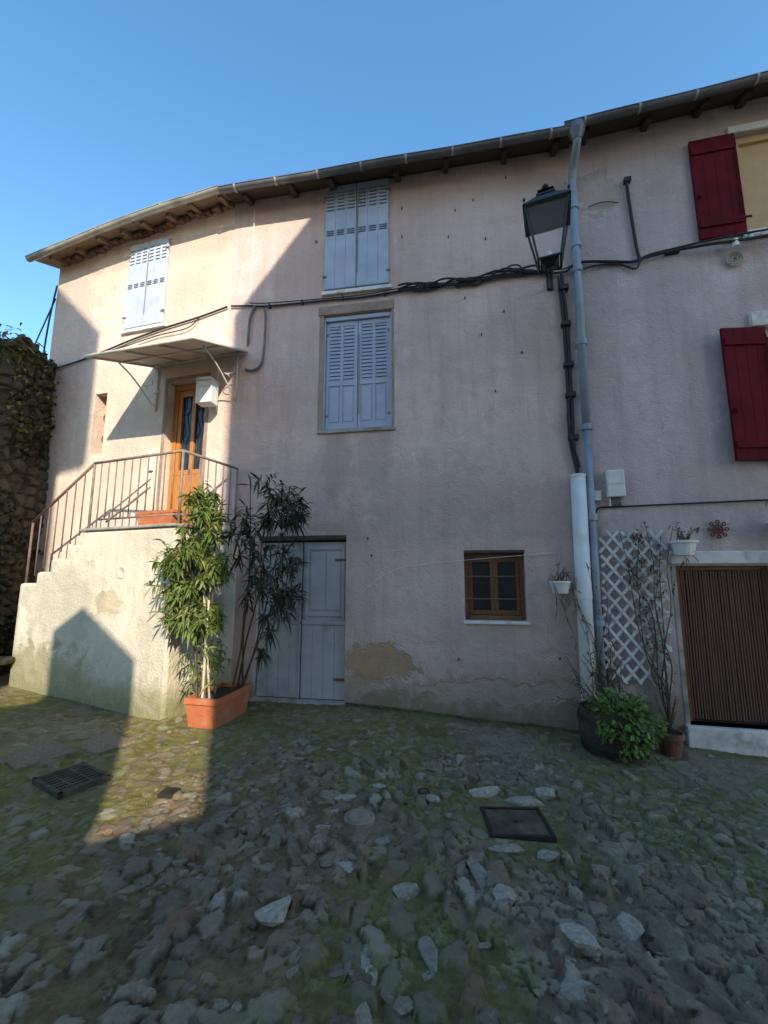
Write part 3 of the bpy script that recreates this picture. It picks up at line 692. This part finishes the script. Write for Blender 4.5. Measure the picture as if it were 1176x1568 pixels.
# trellis
tl=empty('wooden_trellis'); S=B(); x0,x1,z0,z1=.14,.80,.40,2.06; sp=.15
def clip(x,dx):
    t0=0;t1=(z1-z0)/1.25
    if dx>0: t0=max(t0,(x0-x));t1=min(t1,x1-x)
    else: t0=max(t0,x-x1);t1=min(t1,x-x0)
    return t0,t1
for dx in (1,-1):
    x=x0-1.6
    while x<x1+1.6:
        t0,t1=clip(x,dx)
        if t1-t0>.05:
            p=Vector((x+dx*t0,-.045 if dx>0 else -.055,z0+1.25*t0));q=Vector((x+dx*t1,-.045 if dx>0 else -.055,z0+1.25*t1))
            d=(q-p);l=d.length;ang=math.atan2(d.z,d.x)
            T=Matrix.Translation(p)@Matrix.Rotation(-ang,4,'Y'); S.box(-.03*random.random(),l+.03*random.random(),-.004,.004,-.015,.015,T)
        x+=sp
TT=FR@Matrix.Translation((.45,0,1.2))@Matrix.Rotation(R(2),4,'Y')@Matrix.Translation((-.45,0,-1.2))
S.make('lattice',lattm,TT,tl)
cl=empty('climbing_plant'); S=B(); L=Leaves()
def climber(S,L,F,base,ends,nleaf,l=.05,w=.02,r=.006):
    for e_ in ends:
        p=Vector(base); e_=Vector(e_); k=5; pts=[p.lerp(e_,i/k)+Vector((random.uniform(-.07,.07)*(0<i<k),random.uniform(-.03,.02),random.uniform(-.05,.05)*(0<i<k))) for i in range(k+1)]
        pp=smoothpts(pts,5); S.tube([F@q for q in pp],[r*(1-.7*i/len(pp)) for i in range(len(pp))],5)
        for i in range(nleaf):
            q=random.choice(pp[len(pp)//4:]); L.blade(F@(q+Vector((random.uniform(-.03,.03),random.uniform(-.04,0),random.uniform(-.03,.03)))),rdir(0),l*random.uniform(.6,1.3),w,.3)
climber(S,L,FR,(.7,-.08,0),[(.55,-.08,1.9),(.75,-.09,1.6),(.35,-.1,2.05),(.9,-.1,2.1),(.5,-.08,1.3),(.62,-.1,2.15),(.78,-.1,2.0),(.42,-.08,1.75)],14,r=.009)
for (cx,cz) in ((.5,1.72),(.62,1.95),(.55,1.2),(.45,1.55),(.7,1.45),(.6,.85),(.5,2.0),(.66,1.7)):
    for i in range(20): L.blade(FR@Vector((cx+random.gauss(0,.06),-.09+random.uniform(-.04,.02),cz+random.gauss(0,.06))),rdir(0),.055,.022,.3)
climber(S,L,FM,(2.95,-.15,0),[(2.7,-.2,1.3),(2.85,-.22,1.7),(3.05,-.2,1.5),(2.75,-.2,1.55),(3.1,-.2,1.2)],16,.09,.012)
S.make('stems',stem,I4,cl); L.make('leaves',dry,cl)

def hangpot(F,x,z,drip,name='hanging_flower_pot',r=.10,h=.12,yo=-.14,lm=dry,n=40):
    e=empty(name); S=B(); S.lathe([(0,0),(r*.72,0),(r*.95,h*.85),(r*1.1,h*.85),(r*1.1,h),(r*.95,h),(r*.9,h-.02),(0,h-.03)],(x,yo,z),18)
    S.make('pot',pvcw,F,e,smooth=False); S=B(); L=Leaves()
    S.box(x-.01,x+.01,yo+r*.7,0,z+h*.6,z+h*.75)
    for i in range(n//3):
        a=Vector((x+random.uniform(-.05,.05),yo,z+h)); o=a+Vector((random.uniform(-.14,.14),random.uniform(-.08,.05),random.uniform(.0,.22)))
        S.tube([a,a.lerp(o,.5)+Vector((0,0,.04)),o],.003,4)
        for k in range(3): L.blade(a.lerp(o,random.uniform(.3,1)),rdir(.2),.06,.014,.5)
    for i in range(drip):
        a=Vector((x+random.uniform(-.08,.08),yo-.03,z+h)); o=a+Vector((random.uniform(-.08,.25),-.05,-random.uniform(.2,.75)))
        S.tube(smoothpts([a,a+Vector((random.uniform(-.08,.08),-.05,.06)),a.lerp(o,.6),o],4),.003,4)
        for k in range(5): L.blade(a.lerp(o,random.uniform(.3,1)),rdir(-.4),.07,.010,.5)
    S.make('stems',stem,F,e); L.make('leaves',lm,e,F)
hangpot(FM,2.58,1.36,7,r=.115,h=.14); hangpot(FR,.98,1.78,3,r=.125,h=.16); hangpot(FR,1.93,1.98,8,r=.12,h=.16)

# barrel with shrub and pot
bt_=empty('barrel_planter_shrub'); gzr=-.19
B().lathe([(0,0),(.26,0),(.31,.22),(.30,.44),(.27,.44),(.26,.38),(0,.38)],(2.27,4.55,gzr),28).make('barrel',plank,I4,bt_)
B().lathe([(.287,.07),(.294,.07),(.30,.12),(.293,.12)],(2.27,4.55,gzr),28).lathe([(.312,.33),(.318,.33),(.315,.38),(.308,.38)],(2.27,4.55,gzr),28).make('hoops',metal_d,I4,bt_)
L=Leaves();S=B()
for i in range(1100):
    while True:
        v=Vector([random.uniform(-1,1) for _ in range(3)])
        if .45<v.length<1: break
    lump=1+.22*math.sin(v.x*5+1)*math.sin(v.z*6+v.y*4)
    p=Vector((2.29,4.38,.16))+Vector((v.x*.30*lump,v.y*.28*lump,v.z*.29*lump)); L.blade(p,(v+rdir(0)*.8),.055*random.uniform(.7,1.3),.034,.2)
for i in range(30):
    v=rdir(.1); a=Vector((2.29,4.42,.1)); S.tube([a,a+v*.2],.005,4)
L.make('leaves',shr,bt_);S.make('stems',stem,I4,bt_)
L=Leaves();S=B()
for i in range(34):
    a=Vector((2.2+random.uniform(-.15,.25),4.6,.2)); o=a+Vector((random.uniform(-.35,.3),random.uniform(-.1,.2),random.uniform(.1,.65))); S.tube([a,a.lerp(o,.5)+Vector((0,0,.05)),o],.003,4)
    for k in range(5): L.blade(a.lerp(o,random.uniform(.3,1)),rdir(.3),.08,.014,.3)
L.make('dry_leaves',dry,bt_);S.make('dry_stems',stem,I4,bt_)
fp=empty('terracotta_flower_pot'); B().lathe([(0,0),(.08,0),(.115,.19),(.13,.19),(.13,.24),(.11,.24),(.105,.2),(0,.2)],(2.85,4.58,-.22),20).lathe([(0,0),(.13,0),(.14,.03),(0,.02)],(2.85,4.58,-.225),20).make('pot',terrad,I4,fp)
L=Leaves();S=B()
for i in range(12):
    a=Vector((2.85,4.58,0)); o=a+Vector((random.uniform(-.1,.1),random.uniform(-.1,.1),random.uniform(.1,.4))); S.tube([a,o],.004,4)
    for k in range(4): L.blade(a.lerp(o,random.uniform(.2,1)),rdir(.3),.07,.012,.3)
S.make('stems',stem,I4,fp);L.make('leaves',dry,fp)

# ------------------------------------------------------------------ ground
def vnoise(x,y,s,seed):
    r=np.random.RandomState(seed); g=r.rand(256,256); x=x*s+100;y=y*s+100
    xi=np.floor(x).astype(int);yi=np.floor(y).astype(int);fx=x-xi;fy=y-yi;fx=fx*fx*(3-2*fx);fy=fy*fy*(3-2*fy)
    A=g[xi%256,yi%256];Bq=g[(xi+1)%256,yi%256];C=g[xi%256,(yi+1)%256];D=g[(xi+1)%256,(yi+1)%256]
    return (A*(1-fx)+Bq*fx)*(1-fy)+(C*(1-fx)+D*fx)*fy
def fb(x,y,s,seed,o=4):
    return sum(vnoise(x,y,s*2**i,seed+i)*.5**i for i in range(o))/sum(.5**i for i in range(o))
def worley(x,y,seed,jit=.9,metric=0):
    r=np.random.RandomState(seed); jx=r.rand(128,128);jy=r.rand(128,128);rid=r.rand(128,128);ra=r.rand(128,128)*3.14;rt=r.rand(128,128)-.5;ru=r.rand(128,128)-.5
    xi=np.floor(x).astype(int);yi=np.floor(y).astype(int)
    F1=np.full(x.shape,9.);F2=np.full(x.shape,9.);ID=np.zeros(x.shape);T=np.zeros(x.shape)
    for a in (-1,0,1):
        for c in (-1,0,1):
            cx=xi+a;cy=yi+c; I=cx%128;J=cy%128; px=cx+.5+(jx[I,J]-.5)*jit;py=cy+.5+(jy[I,J]-.5)*jit
            dx=x-px;dy=y-py
            if metric:
                al=ra[I,J]; ex=np.abs(dx*np.cos(al)+dy*np.sin(al));ey=np.abs(-dx*np.sin(al)+dy*np.cos(al))
                d=.7*np.maximum(ex,ey*1.15)+.3*np.sqrt(dx*dx+dy*dy)
            else: d=np.sqrt(dx*dx+dy*dy)
            i_=rid[I,J]; n=d<F1; F2=np.where(n,F1,np.minimum(F2,d)); ID=np.where(n,i_,ID); T=np.where(n,rt[I,J]*dx+ru[I,J]*dy,T); F1=np.where(n,d,F1)
    return F1,F2,ID,T
fx=np.arange(-5.0,4.6,.0135); fy=np.arange(1.3,6.6,.0125)
X1=np.concatenate([[-400,-100,-40,-20,-12,-8,-6.5,-5.6],fx,[5,6,8,12,20,40,100,400]])
Y1=np.concatenate([[-400,-100,-40,-20,-10,-5,-2,0,.8],fy,[7.2,8,10,15,25,50,120,400]])
GX,GY=np.meshgrid(X1,Y1)
def gbase(x,y): return -.062*np.clip(x+.3,0,4.5)+.055*np.clip(-x-2.6,0,3)
def ss(a,b,x): t=np.clip((x-a)/(b-a),0,1); return t*t*(3-2*t)
w1=fb(GX,GY,1.6,11)-.5; w2=fb(GX,GY,1.6,31)-.5
u=GX+w1*.4; v_=GY+w2*.4
ang=.5*np.sin(GX*.5)+.2
uu=u*np.cos(ang)+v_*np.sin(ang); vv=-u*np.sin(ang)+v_*np.cos(ang)
wf=(fb(GX,GY,18,71,3)-.5)*.35; wg=(fb(GX,GY,18,171,3)-.5)*.35
F1,F2,ID,TI=worley(uu*5.4+wf,vv*6.4+wg,3,.95,1)
g1,g2,ID2,T2=worley(GX*14+w1*3+wf*1.5,GY*15+wg*1.5,9,.95,1)
edge=ss(.02,.10,F2-F1-.05*fb(GX,GY,30,5,2))
size=ss(.58,.50,F1+(ID-.5)*.25+(fb(GX,GY,12,45,3)-.5)*.40)
nz=fb(GX,GY,1.1,51)
rough=ss(4.8,3.2,GY+ (nz-.5)*1.6)
rough=rough*(.30+.70*ss(-2.0,-.6,GX+(nz-.5)*1.4))
rough=rough*(1-.60*ss(2.0,2.9,GX+(nz-.5)))
rough=np.maximum(rough,.14+.4*ss(.56,.68,fb(GX,GY,1.4,87)))
present=(ID>.42).astype(float)
stone=edge*present*size
sm_e=ss(.03,.12,g2-g1)*(ID2>.42)
IDn=np.clip((ID-.42)/.58,0,1)
hs=stone*(.012+.036*IDn+TI*.07)*rough
small=sm_e*(.005+.013*ID2)*(.30+rough*.8)*(1-stone)
h=hs+small+.045*(fb(GX,GY,.8,91)-.5)+.026*(fb(GX,GY,4,95)-.5)+.012*(fb(GX,GY,30,99,3)-.5)*(.5+rough)+rough*stone*.016*(fb(GX,GY,14,19,3)-.5)
def flat(cx,cy,r,h,z=0):
    d=np.sqrt((GX-cx)**2+(GY-cy)**2); k=ss(r,r*1.35,d); return h*k+z*(1-k)
h=flat(.876,3.12,.30,h); h=flat(-2.40,3.58,.31,h,-.01); h=flat(-.16,3.05,.10,h,.004)
inner=(GX>-5.1)&(GX<4.65)&(GY>1.2)&(GY<6.7)
GZ=gbase(GX,GY)+np.where(inner,h,0)
ny,nx=GX.shape
me=bpy.data.meshes.new('ground'); me.vertices.add(nx*ny)
co=np.stack([GX,GY,GZ],-1).astype(np.float32).ravel(); me.vertices.foreach_set('co',co)
idx=np.arange(nx*ny).reshape(ny,nx); q=np.stack([idx[:-1,:-1],idx[:-1,1:],idx[1:,1:],idx[1:,:-1]],-1).reshape(-1,4)
me.loops.add(q.size); me.loops.foreach_set('vertex_index',q.ravel().astype(np.int32))
me.polygons.add(len(q)); me.polygons.foreach_set('loop_start',np.arange(0,q.size,4,dtype=np.int32)); me.polygons.foreach_set('loop_total',np.full(len(q),4,dtype=np.int32))
me.update(); me.validate()
at=me.color_attributes.new('stones','FLOAT_COLOR','POINT')
mossn=fb(GX,GY,1.0,61,5)
moss=ss(.48,.62,mossn+.10*ss(3.4,4.6,GY)*(GX<1.9)+.03*(GX<-.5)-.08*(GX>1.2)*(GY<3.5))
vis=np.clip(stone*ss(.05,.35,rough+.1),0,1)
sm2=sm_e*ID2
col=np.stack([ID,vis,moss,sm2],-1).astype(np.float32).ravel(); at.data.foreach_set('color',col)
at2=me.color_attributes.new('joints','FLOAT_COLOR','POINT')
jd=np.clip((1-edge)*present*size*ss(.1,.5,rough)+.6*(1-ss(.0,.10,g2-g1))*(1-stone)*(.3+.7*rough),0,1)  # dark earth in the joints, with crevice shade painted in
conc=ss(.0,.3,(GY-4.05)+(fb(GX,GY,2.2,141)-.5)*1.2)*ss(.5,1.0,GX+(nz-.5)*1.5)*ss(.38,.55,fb(GX,GY,3.0,151))
conc=np.maximum(conc,ss(2.3,2.7,GX+(nz-.5)*1.2)*ss(3.2,2.9,GY-3.0))*.9
foot=ss(.45,.0,(5.61-.1727*(GX+.49))-GY+(fb(GX,GY,3,231)-.5)*.5)*(GX>-1.4)                # dirt strip along the wall foot, with shade painted into it
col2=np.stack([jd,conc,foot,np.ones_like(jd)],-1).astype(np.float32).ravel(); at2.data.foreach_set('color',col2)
m,nt,b=mk('ground_stones'); v=obj_vec(nt)
sx=N(nt,'ShaderNodeSeparateXYZ'); nt.links.new(v,sx.inputs[0])
ca=N(nt,'ShaderNodeVertexColor',layer_name='stones'); sp=N(nt,'ShaderNodeSeparateColor'); nt.links.new(ca.outputs[0],sp.inputs[0])
cb2=N(nt,'ShaderNodeVertexColor',layer_name='joints'); sp2=N(nt,'ShaderNodeSeparateColor'); nt.links.new(cb2.outputs[0],sp2.inputs[0])
rid,vis_,mo=sp.outputs[0],sp.outputs[1],sp.outputs[2]; sm=ca.outputs['Alpha']
cr=N(nt,'ShaderNodeValToRGB'); cr.color_ramp.interpolation='CONSTANT'; el=cr.color_ramp.elements
el[0].position=0;el[0].color=(.24,.18,.12,1);el[1].position=.42;el[1].color=(.29,.23,.165,1)
for p,c in ((.50,(.21,.165,.125)),(.58,(.36,.295,.21)),(.66,(.24,.19,.135)),(.74,(.30,.22,.15)),(.82,(.25,.21,.165)),(.92,(.50,.43,.34)),(.97,(.30,.16,.11))):
    e_=el.new(p); e_.color=c+(1,)
nt.links.new(rid,cr.inputs[0])
n1=noise(nt,v,9,5,.65); n2=noise(nt,v,45,5,.7); n3=noise(nt,v,1.2,5,.6); n4=noise(nt,v,140,3,.6)
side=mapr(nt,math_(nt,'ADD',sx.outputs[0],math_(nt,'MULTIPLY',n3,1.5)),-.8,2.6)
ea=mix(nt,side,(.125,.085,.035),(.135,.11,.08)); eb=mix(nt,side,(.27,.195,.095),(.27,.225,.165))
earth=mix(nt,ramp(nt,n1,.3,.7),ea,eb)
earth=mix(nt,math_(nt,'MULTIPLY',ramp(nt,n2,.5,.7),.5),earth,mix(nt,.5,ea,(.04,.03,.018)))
earth=mix(nt,math_(nt,'MULTIPLY',ramp(nt,sm,.45,.95),.65),earth,(.37,.305,.22))
earth=mix(nt,ramp(nt,n3,.50,.64),earth,mix(nt,.5,earth,(.05,.038,.022)))
stc=mix(nt,ramp(nt,n2,.28,.70),mix(nt,.5,cr.outputs[0],(0.03,0.022,0.014,1)),cr.outputs[0])
stc=mix(nt,math_(nt,'MULTIPLY',ramp(nt,n1,.48,.66),.45),stc,eb)
c=mix(nt,math_(nt,'MULTIPLY',vis_,.80),earth,stc)
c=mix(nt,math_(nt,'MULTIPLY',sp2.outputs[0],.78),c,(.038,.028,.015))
cc_=mix(nt,ramp(nt,n2,.3,.7),(.17,.145,.095),(.34,.30,.22))
c=mix(nt,math_(nt,'MULTIPLY',sp2.outputs[1],.62),c,cc_)
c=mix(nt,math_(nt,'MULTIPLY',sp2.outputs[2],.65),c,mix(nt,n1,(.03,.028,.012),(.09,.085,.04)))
mg=math_(nt,'MULTIPLY',mo,ramp(nt,n2,.32,.60)); mg=math_(nt,'MULTIPLY',mg,math_(nt,'SUBTRACT',1.0,math_(nt,'MULTIPLY',vis_,.6)))
c=mix(nt,math_(nt,'MULTIPLY',mg,.78),c,mix(nt,n1,(.07,.08,.012,1),(.19,.20,.035,1)))
nt.links.new(c,b.inputs['Base Color']); b.inputs['Specular IOR Level'].default_value=.2
nt.links.new(ramp(nt,n1,.2,.8,(.75,.75,.75,1),(.95,.95,.95,1)),b.inputs['Roughness'])
bump(nt,b,math_(nt,'ADD',math_(nt,'MULTIPLY',n2,.6),math_(nt,'MULTIPLY',n4,.4)),.8,.016)
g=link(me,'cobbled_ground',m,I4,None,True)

# covers
mh=empty('manhole_cover'); TMh=Matrix.Translation((.876,3.13,-.066))@Matrix.Rotation(R(-2),4,'Z')
B().box(-.18,.18,-.15,.15,-.02,.012).make('plate',metal_p,TMh,mh,bevel=.004)
S=B(); 
for a in ((-.205,.205,-.175,-.152),(-.205,.205,.152,.175),(-.205,-.182,-.152,.152),(.182,.205,-.152,.152)): S.box(a[0],a[1],a[2],a[3],-.02,.016)
S.make('frame',metal_d,TMh,mh); B().lathe([(0,.014),(.02,.014),(.02,.012)],seg=12).make('key_hole',dark,TMh,mh)
gr=empty('drain_grate'); TG=Matrix.Translation((-2.40,3.58,.018))@Matrix.Rotation(R(-32),4,'Z')
S=B(); wv_,hv=.225,.175
for a in ((-wv_,wv_,-hv,-hv+.025),(-wv_,wv_,hv-.025,hv),(-wv_,-wv_+.025,-hv,hv),(wv_-.025,wv_,-hv,hv)): S.box(a[0],a[1],a[2],a[3],-.03,.012)
for i in range(1,9): x=-wv_+2*wv_*i/9; S.box(x-.009,x+.009,-hv+.026,hv-.026,-.03,.010)
for y in (-.06,.06): S.box(-wv_+.026,wv_-.026,y-.008,y+.008,-.03,.008)
S.make('bars',metal_p,TG,gr); B().box(-wv_+.01,wv_-.01,-hv+.01,hv-.01,-.03,-.014).make('pit',dark,TG,gr)
lidm=simple('valve_lid',(.28,.23,.17),.85,var=.3,scale=15,bumps=.5)
rm=empty('round_valve_cover'); B().lathe([(0,.022),(.07,.022),(.075,.014),(.085,.02),(.10,.016),(.10,-.02)],(-.16,3.05,0),24).make('lid',lidm,I4,rm)
def gh(x,y):
    i=int(np.clip(np.searchsorted(Y1,y),1,ny-1)); j=int(np.clip(np.searchsorted(X1,x),1,nx-1)); return float(GZ[i,j])
for (x,y,r_) in ((1.23,2.2,.05),(.29,3.39,.04)):
    e=empty('round_valve_cover'); zq=gh(x,y)
    B().lathe([(r_*.8,.008),(r_,.012),(r_*1.1,.004),(r_*1.1,-.03)],(x,y,zq),20).make('rim',metal_d,I4,e); B().lathe([(0,.006),(r_*.8,.006),(r_*.8,-.02)],(x,y,zq),20).make('lid',metal_p,I4,e)
e=empty('small_square_cover'); zq=gh(-1.545,3.36); T=Matrix.Translation((-1.545,3.36,zq+.004))@Matrix.Rotation(R(-8),4,'Z')
B().box(-.055,.055,-.055,.055,-.03,.006,T).make('lid',metal_d,I4,e,bevel=.003)

# proud stones: angular, half buried
def rock(rk,c,r,sx,sy,sz,seed,rot=None):
    bm=bmesh.new(); bmesh.ops.create_icosphere(bm,subdivisions=2,radius=1); rr=random.Random(seed); rot=rr.uniform(0,3.14) if rot is None else rot; n=len(rk.v)
    k=[Vector((rr.gauss(0,1),rr.gauss(0,1),rr.gauss(0,.5))).normalized() for _ in range(9)]+[Vector((rr.uniform(-.15,.15),rr.uniform(-.15,.15),1)).normalized()]
    for v in bm.verts:
        d=v.co.copy()
        for q in k:
            t=d.dot(q)
            if t>.55: d-=q*(t-.55)*.95
        x,y=d.x*sx*r,d.y*sy*r; rk.v.append((c[0]+x*math.cos(rot)-y*math.sin(rot),c[1]+x*math.sin(rot)+y*math.cos(rot),c[2]+d.z*sz*r))
    rk.f+=[tuple(n+v.index for v in f.verts) for f in bm.faces]; bm.free()
def clear(x,y): return not((abs(x-.876)<.28 and abs(y-3.12)<.26) or (abs(x+2.4)<.33 and abs(y-3.58)<.3) or (abs(x+.16)<.15 and abs(y-3.05)<.15))
rk=B(); pk=B()
for i in range(620):
    y=1.6+random.random()**1.2*3.1; x=random.uniform(-1.1,1.5)*(.5+y*.38)+.2; r=random.uniform(.018,.045)*(1 if random.random()<.82 else 1.6)
    if not clear(x,y): continue
    rock(rk,(x,y,gh(x,y)-.006),r,random.uniform(.8,1.6),random.uniform(.6,1.0),random.uniform(.35,.7),i)
for (x,y,r,a,b_,ro) in ((1.02,3.43,.12,1.6,.5,.0),(.74,3.49,.10,1.5,.5,.1),(1.22,3.54,.09,1.2,.7,-.2),(.72,2.84,.09,1.5,.7,.0),(.98,2.82,.07,1.4,.7,.1),(.52,2.62,.10,.6,1.1,.1),(.60,2.42,.08,.9,.9,.3),(-.28,3.30,.08,1.4,.7,.2),(-.02,2.86,.07,1.3,.7,.4),(-.06,2.0,.10,.5,1.4,.1),(.2,2.1,.08,.6,1.1,.2),(.86,2.2,.09,.7,1.2,.5),(-.35,3.12,.06,1,1,0),(-.38,2.95,.055,1.2,.8,0),(1.4,2.7,.09,1.2,.7,.4),(-.2,2.6,.07,1,.7,.3),(.1,2.45,.08,1,.8,.9),(.75,1.95,.09,1.2,.8,.2),(-.5,2.2,.08,1.3,.7,.6),(1.15,2.3,.08,.8,1.2,.1),(-.05,3.5,.07,1.4,.7,0.1),(.35,3.3,.06,1,1,.5)):
    rock(pk,(x,y,gh(x,y)-.002),r*1.2,a,b_,.42,int(x*977+y*31)+1000,ro)
def stonemat(name,a,c_):
    m,nt,b=mk(name); gg=N(nt,'ShaderNodeNewGeometry'); v=obj_vec(nt)
    cc=mix(nt,gg.outputs['Random Per Island'],a,c_); cc=mix(nt,ramp(nt,noise(nt,v,40,5,.7),.35,.7),mix(nt,.5,cc,(0,0,0,1)),cc)
    nt.links.new(cc,b.inputs['Base Color']); b.inputs['Roughness'].default_value=.9; bump(nt,b,noise(nt,v,60,4,.7),.9,.012); return m
rk.make('embedded_stones',stonemat('loose_stone',(.17,.125,.08),(.40,.33,.24)),I4,None)
pk.make('pale_paving_stones',stonemat('pale_stone',(.34,.29,.22),(.58,.52,.42)),I4,None)
pv=B()
for (x,y,a,b_,ro) in ((-3.05,4.02,.30,.22,-32),(-2.62,4.30,.22,.18,-30),(-3.45,3.72,.30,.24,-33),(-3.25,3.35,.28,.18,-30)):
    T=Matrix.Translation((x,y,.012+.055*max(0,-x-2.6)))@Matrix.Rotation(R(ro),4,'Z'); pv.box(-a,a,-b_,b_,-.05,.008,T)
pv.make('worn_pavers',stonemat('paver_stone',(.24,.17,.105),(.31,.23,.15)),I4,None,bevel=.012)
tf=Leaves()
for i in range(340):
    if random.random()<.6:
        s_=random.uniform(0.05,2.8); p=FM@Vector((s_,-random.uniform(.0,.10),0)); 
    else: p=Vector((random.uniform(-2.5,2.2),random.uniform(2.3,5.2),0))
    if not clear(p.x,p.y) or (p.x<-1.5 and p.y>4.5): continue
    p.z=gh(p.x,p.y)
    for k in range(7): tf.blade(p+Vector((random.gauss(0,.025),random.gauss(0,.025),0)),rdir(.9),random.uniform(.015,.045),.007,.4)
we=empty('joint_weeds'); tf.make('tufts',leafmat('weed',(.07,.09,.02),(.15,.17,.04)),we)

# ------------------------------------------------------------------ ruined ivy-grown stone wall on the left
sw=empty('ivy_covered_stone_wall'); SX=-.46
zs=np.linspace(-.2,5.0,170)
tpar=np.concatenate([np.linspace(0,2.4,60),np.linspace(2.42,3.6,40)])
TG_,ZG=np.meshgrid(tpar,zs); b_=B()
f1,f2,idd,_t=worley(TG_*4.2+(fb(TG_,ZG,2,5)-.5),ZG*6.5+(fb(TG_,ZG,2,6)-.5),21)
disp=ss(.02,.25,f2-f1)*(.03+.06*idd)+.14*(fb(TG_,ZG,1.5,8)-.5)
for j in range(len(zs)):
    for i in range(len(tpar)):
        t=tpar[i]; z=zs[j]; d_=disp[j,i]; ln_=.10*min(1,max(0,z/4.5))
        if t<=2.4: p=(-7.45+t,5.95-d_,z)
        else: p=(-5.05+d_-ln_+.06,5.95+(t-2.4),z)
        if 2.2<t<=2.4: p=(p[0]+(.06-ln_)*(t-2.2)/.2,p[1],p[2])
        zz=z
        if z>4.4: zz=4.4+(z-4.4)*(.6+.9*float(fb(np.array([t]),np.array([0.]),3,44)[0]))
        b_.v.append((p[0]+SX,p[1],zz))
k=len(tpar)
for j in range(len(zs)-1):
    for i in range(k-1): a=j*k+i; b_.f.append((a,a+1,a+k+1,a+k))
stone_w=simple('rubble_stone',(.070,.056,.036),.95,var=.45,scale=7,bumps=1.,dirt=(.028,.032,.014))
b_.make('rubble',stone_w,I4,sw)
B().box(-7.4+SX,-5.15+SX,6.0,7.0,-.2,4.75).make('core',stone_w,I4,sw)
L=Leaves(); LL=Leaves()
for i in range(3600):
    z=random.uniform(.4,5.1); t=random.uniform(1.6,3.3)
    if fb(np.array([t]),np.array([z]),1.3,77)[0]<.46 and z<3.9: continue
    if t<=2.4: p=Vector((-7.45+t,5.82+random.uniform(-.08,.05),z))
    else: p=Vector((-4.95-.10*min(1,z/4.5)+random.uniform(-.05,.08),5.95+(t-2.4),z))
    p.x+=SX; (LL if (z>3.7 and random.random()<.6) else L).blade(p,Vector((random.uniform(-1,1),-.6,random.uniform(-1,.6))),.075*random.uniform(.6,1.3),.05,.3)
for i in range(900):
    (LL if random.random()<.5 else L).blade(Vector((random.uniform(-6.5,-4.95)+SX,random.uniform(5.8,6.6),4.95+random.gauss(0,.14))),rdir(.6),.14,.03,.6)
L.make('ivy',ivy,sw); LL.make('ivy_sunlit',ivyl,sw)
B().box(-5.5,-4.85,5.72,6.0,.42,.50).make('projecting_stone',stone_w,I4,sw,bevel=.03)
fh=empty('distant_house'); B().prism([(-10.5,0),(-7.2,0),(-7.2,5.9),(-8.8,6.9),(-10.5,6.2)],11,15).make('walls',L_wall,I4,fh); B().prism([(-10.7,6.15),(-8.8,7.0),(-7.0,5.95),(-7.0,5.83),(-8.8,6.88),(-10.7,6.05)],10.8,15.2).make('roof',tile,I4,fh)

# ------------------------------------------------------------------ unseen houses across the lane (behind the viewpoint), shaped to cast its shadows
opp=plaster('plaster_opposite',(.66,.54,.42))
def opposite(name,poly,D,wins,y0=-3.0):  # sides skewed along the sun so the front outline shapes the shadow
    e=empty(name); B().prism(poly,y0,y0-D,(.364*D,0)).make('walls',opp,I4,e)
    if wins:
        S=B();T=B()
        for (x,z) in wins:
            S.box(x-.45,x+.45,y0,y0+.03,z,z+1.4); T.box(x-.95,x-.47,y0,y0+.05,z,z+1.4);T.box(x+.47,x+.95,y0,y0+.05,z,z+1.4)
        S.make('windows',glassd,I4,e);T.make('shutters',blue,I4,e)
    return e
opposite('opposite_town_house',[(1.02,-.4),(1.02,10.2),(2.4,12.0),(4.6,12.6),(8.6,11.3),(8.6,-.6)],4,[(3,2),(5.5,2),(3,5),(5.5,5),(3,8),(5.5,8)])
opposite('opposite_narrow_house',[(-6.5,0),(-6.5,11.0),(-4.0,12.9),(-2.25,12.1),(-1.2,10.75),(-1.25,10.62),(-1.70,10.62),(-1.70,0)],4,[(-3.6,2),(-3.6,5),(-3.6,8)])
opposite('outbuilding',[(-1.06,0),(-1.06,5.55),(-.637,5.75),(.12,5.0),(.12,4.4),(.36,3.25),(.36,0)],1.0,[])
opposite('garden_wall',[(.36,-.2),(.36,3.15),(1.02,3.3),(1.02,-.2)],.4,[])
opposite('courtyard_wall',[(-1.70,-.2),(-1.70,4.4),(-1.06,4.6),(-1.06,-.2)],.4,[])

# ------------------------------------------------------------------ light, sky, camera
E=27.;A=20.
sd=Vector((math.sin(R(A))*math.cos(R(E)),-math.cos(R(A))*math.cos(R(E)),math.sin(R(E))))
su=bpy.data.lights.new('sun','SUN'); su.energy=7.0; su.angle=R(.5); su.color=(1,.90,.72)
so_=bpy.data.objects.new('sun',su); scene.collection.objects.link(so_); so_.rotation_euler=sd.to_track_quat('Z','Y').to_euler()
wd=bpy.data.worlds.new('World'); scene.world=wd; wd.use_nodes=True; nt=wd.node_tree
bg=nt.nodes['Background']; sk=nt.nodes.new('ShaderNodeTexSky'); sk.sky_type='NISHITA'; sk.sun_disc=False
sk.sun_elevation=R(E); sk.sun_rotation=R(180-A); sk.altitude=200; sk.air_density=1.0; sk.dust_density=.5; sk.ozone_density=1.5
hs_=nt.nodes.new('ShaderNodeHueSaturation'); hs_.inputs['Saturation'].default_value=1.20; hs_.inputs['Hue'].default_value=.492
nt.links.new(sk.outputs[0],hs_.inputs['Color']); nt.links.new(hs_.outputs[0],bg.inputs[0]); bg.inputs[1].default_value=.37
cam=bpy.data.cameras.new('camera'); cam.sensor_width=36; cam.lens=15.153; cam.clip_end=2000; cam.clip_start=.05
co_=bpy.data.objects.new('camera',cam); scene.collection.objects.link(co_); co_.location=(0,0,1.56); co_.rotation_euler=(R(98.4),0,0); scene.camera=co_
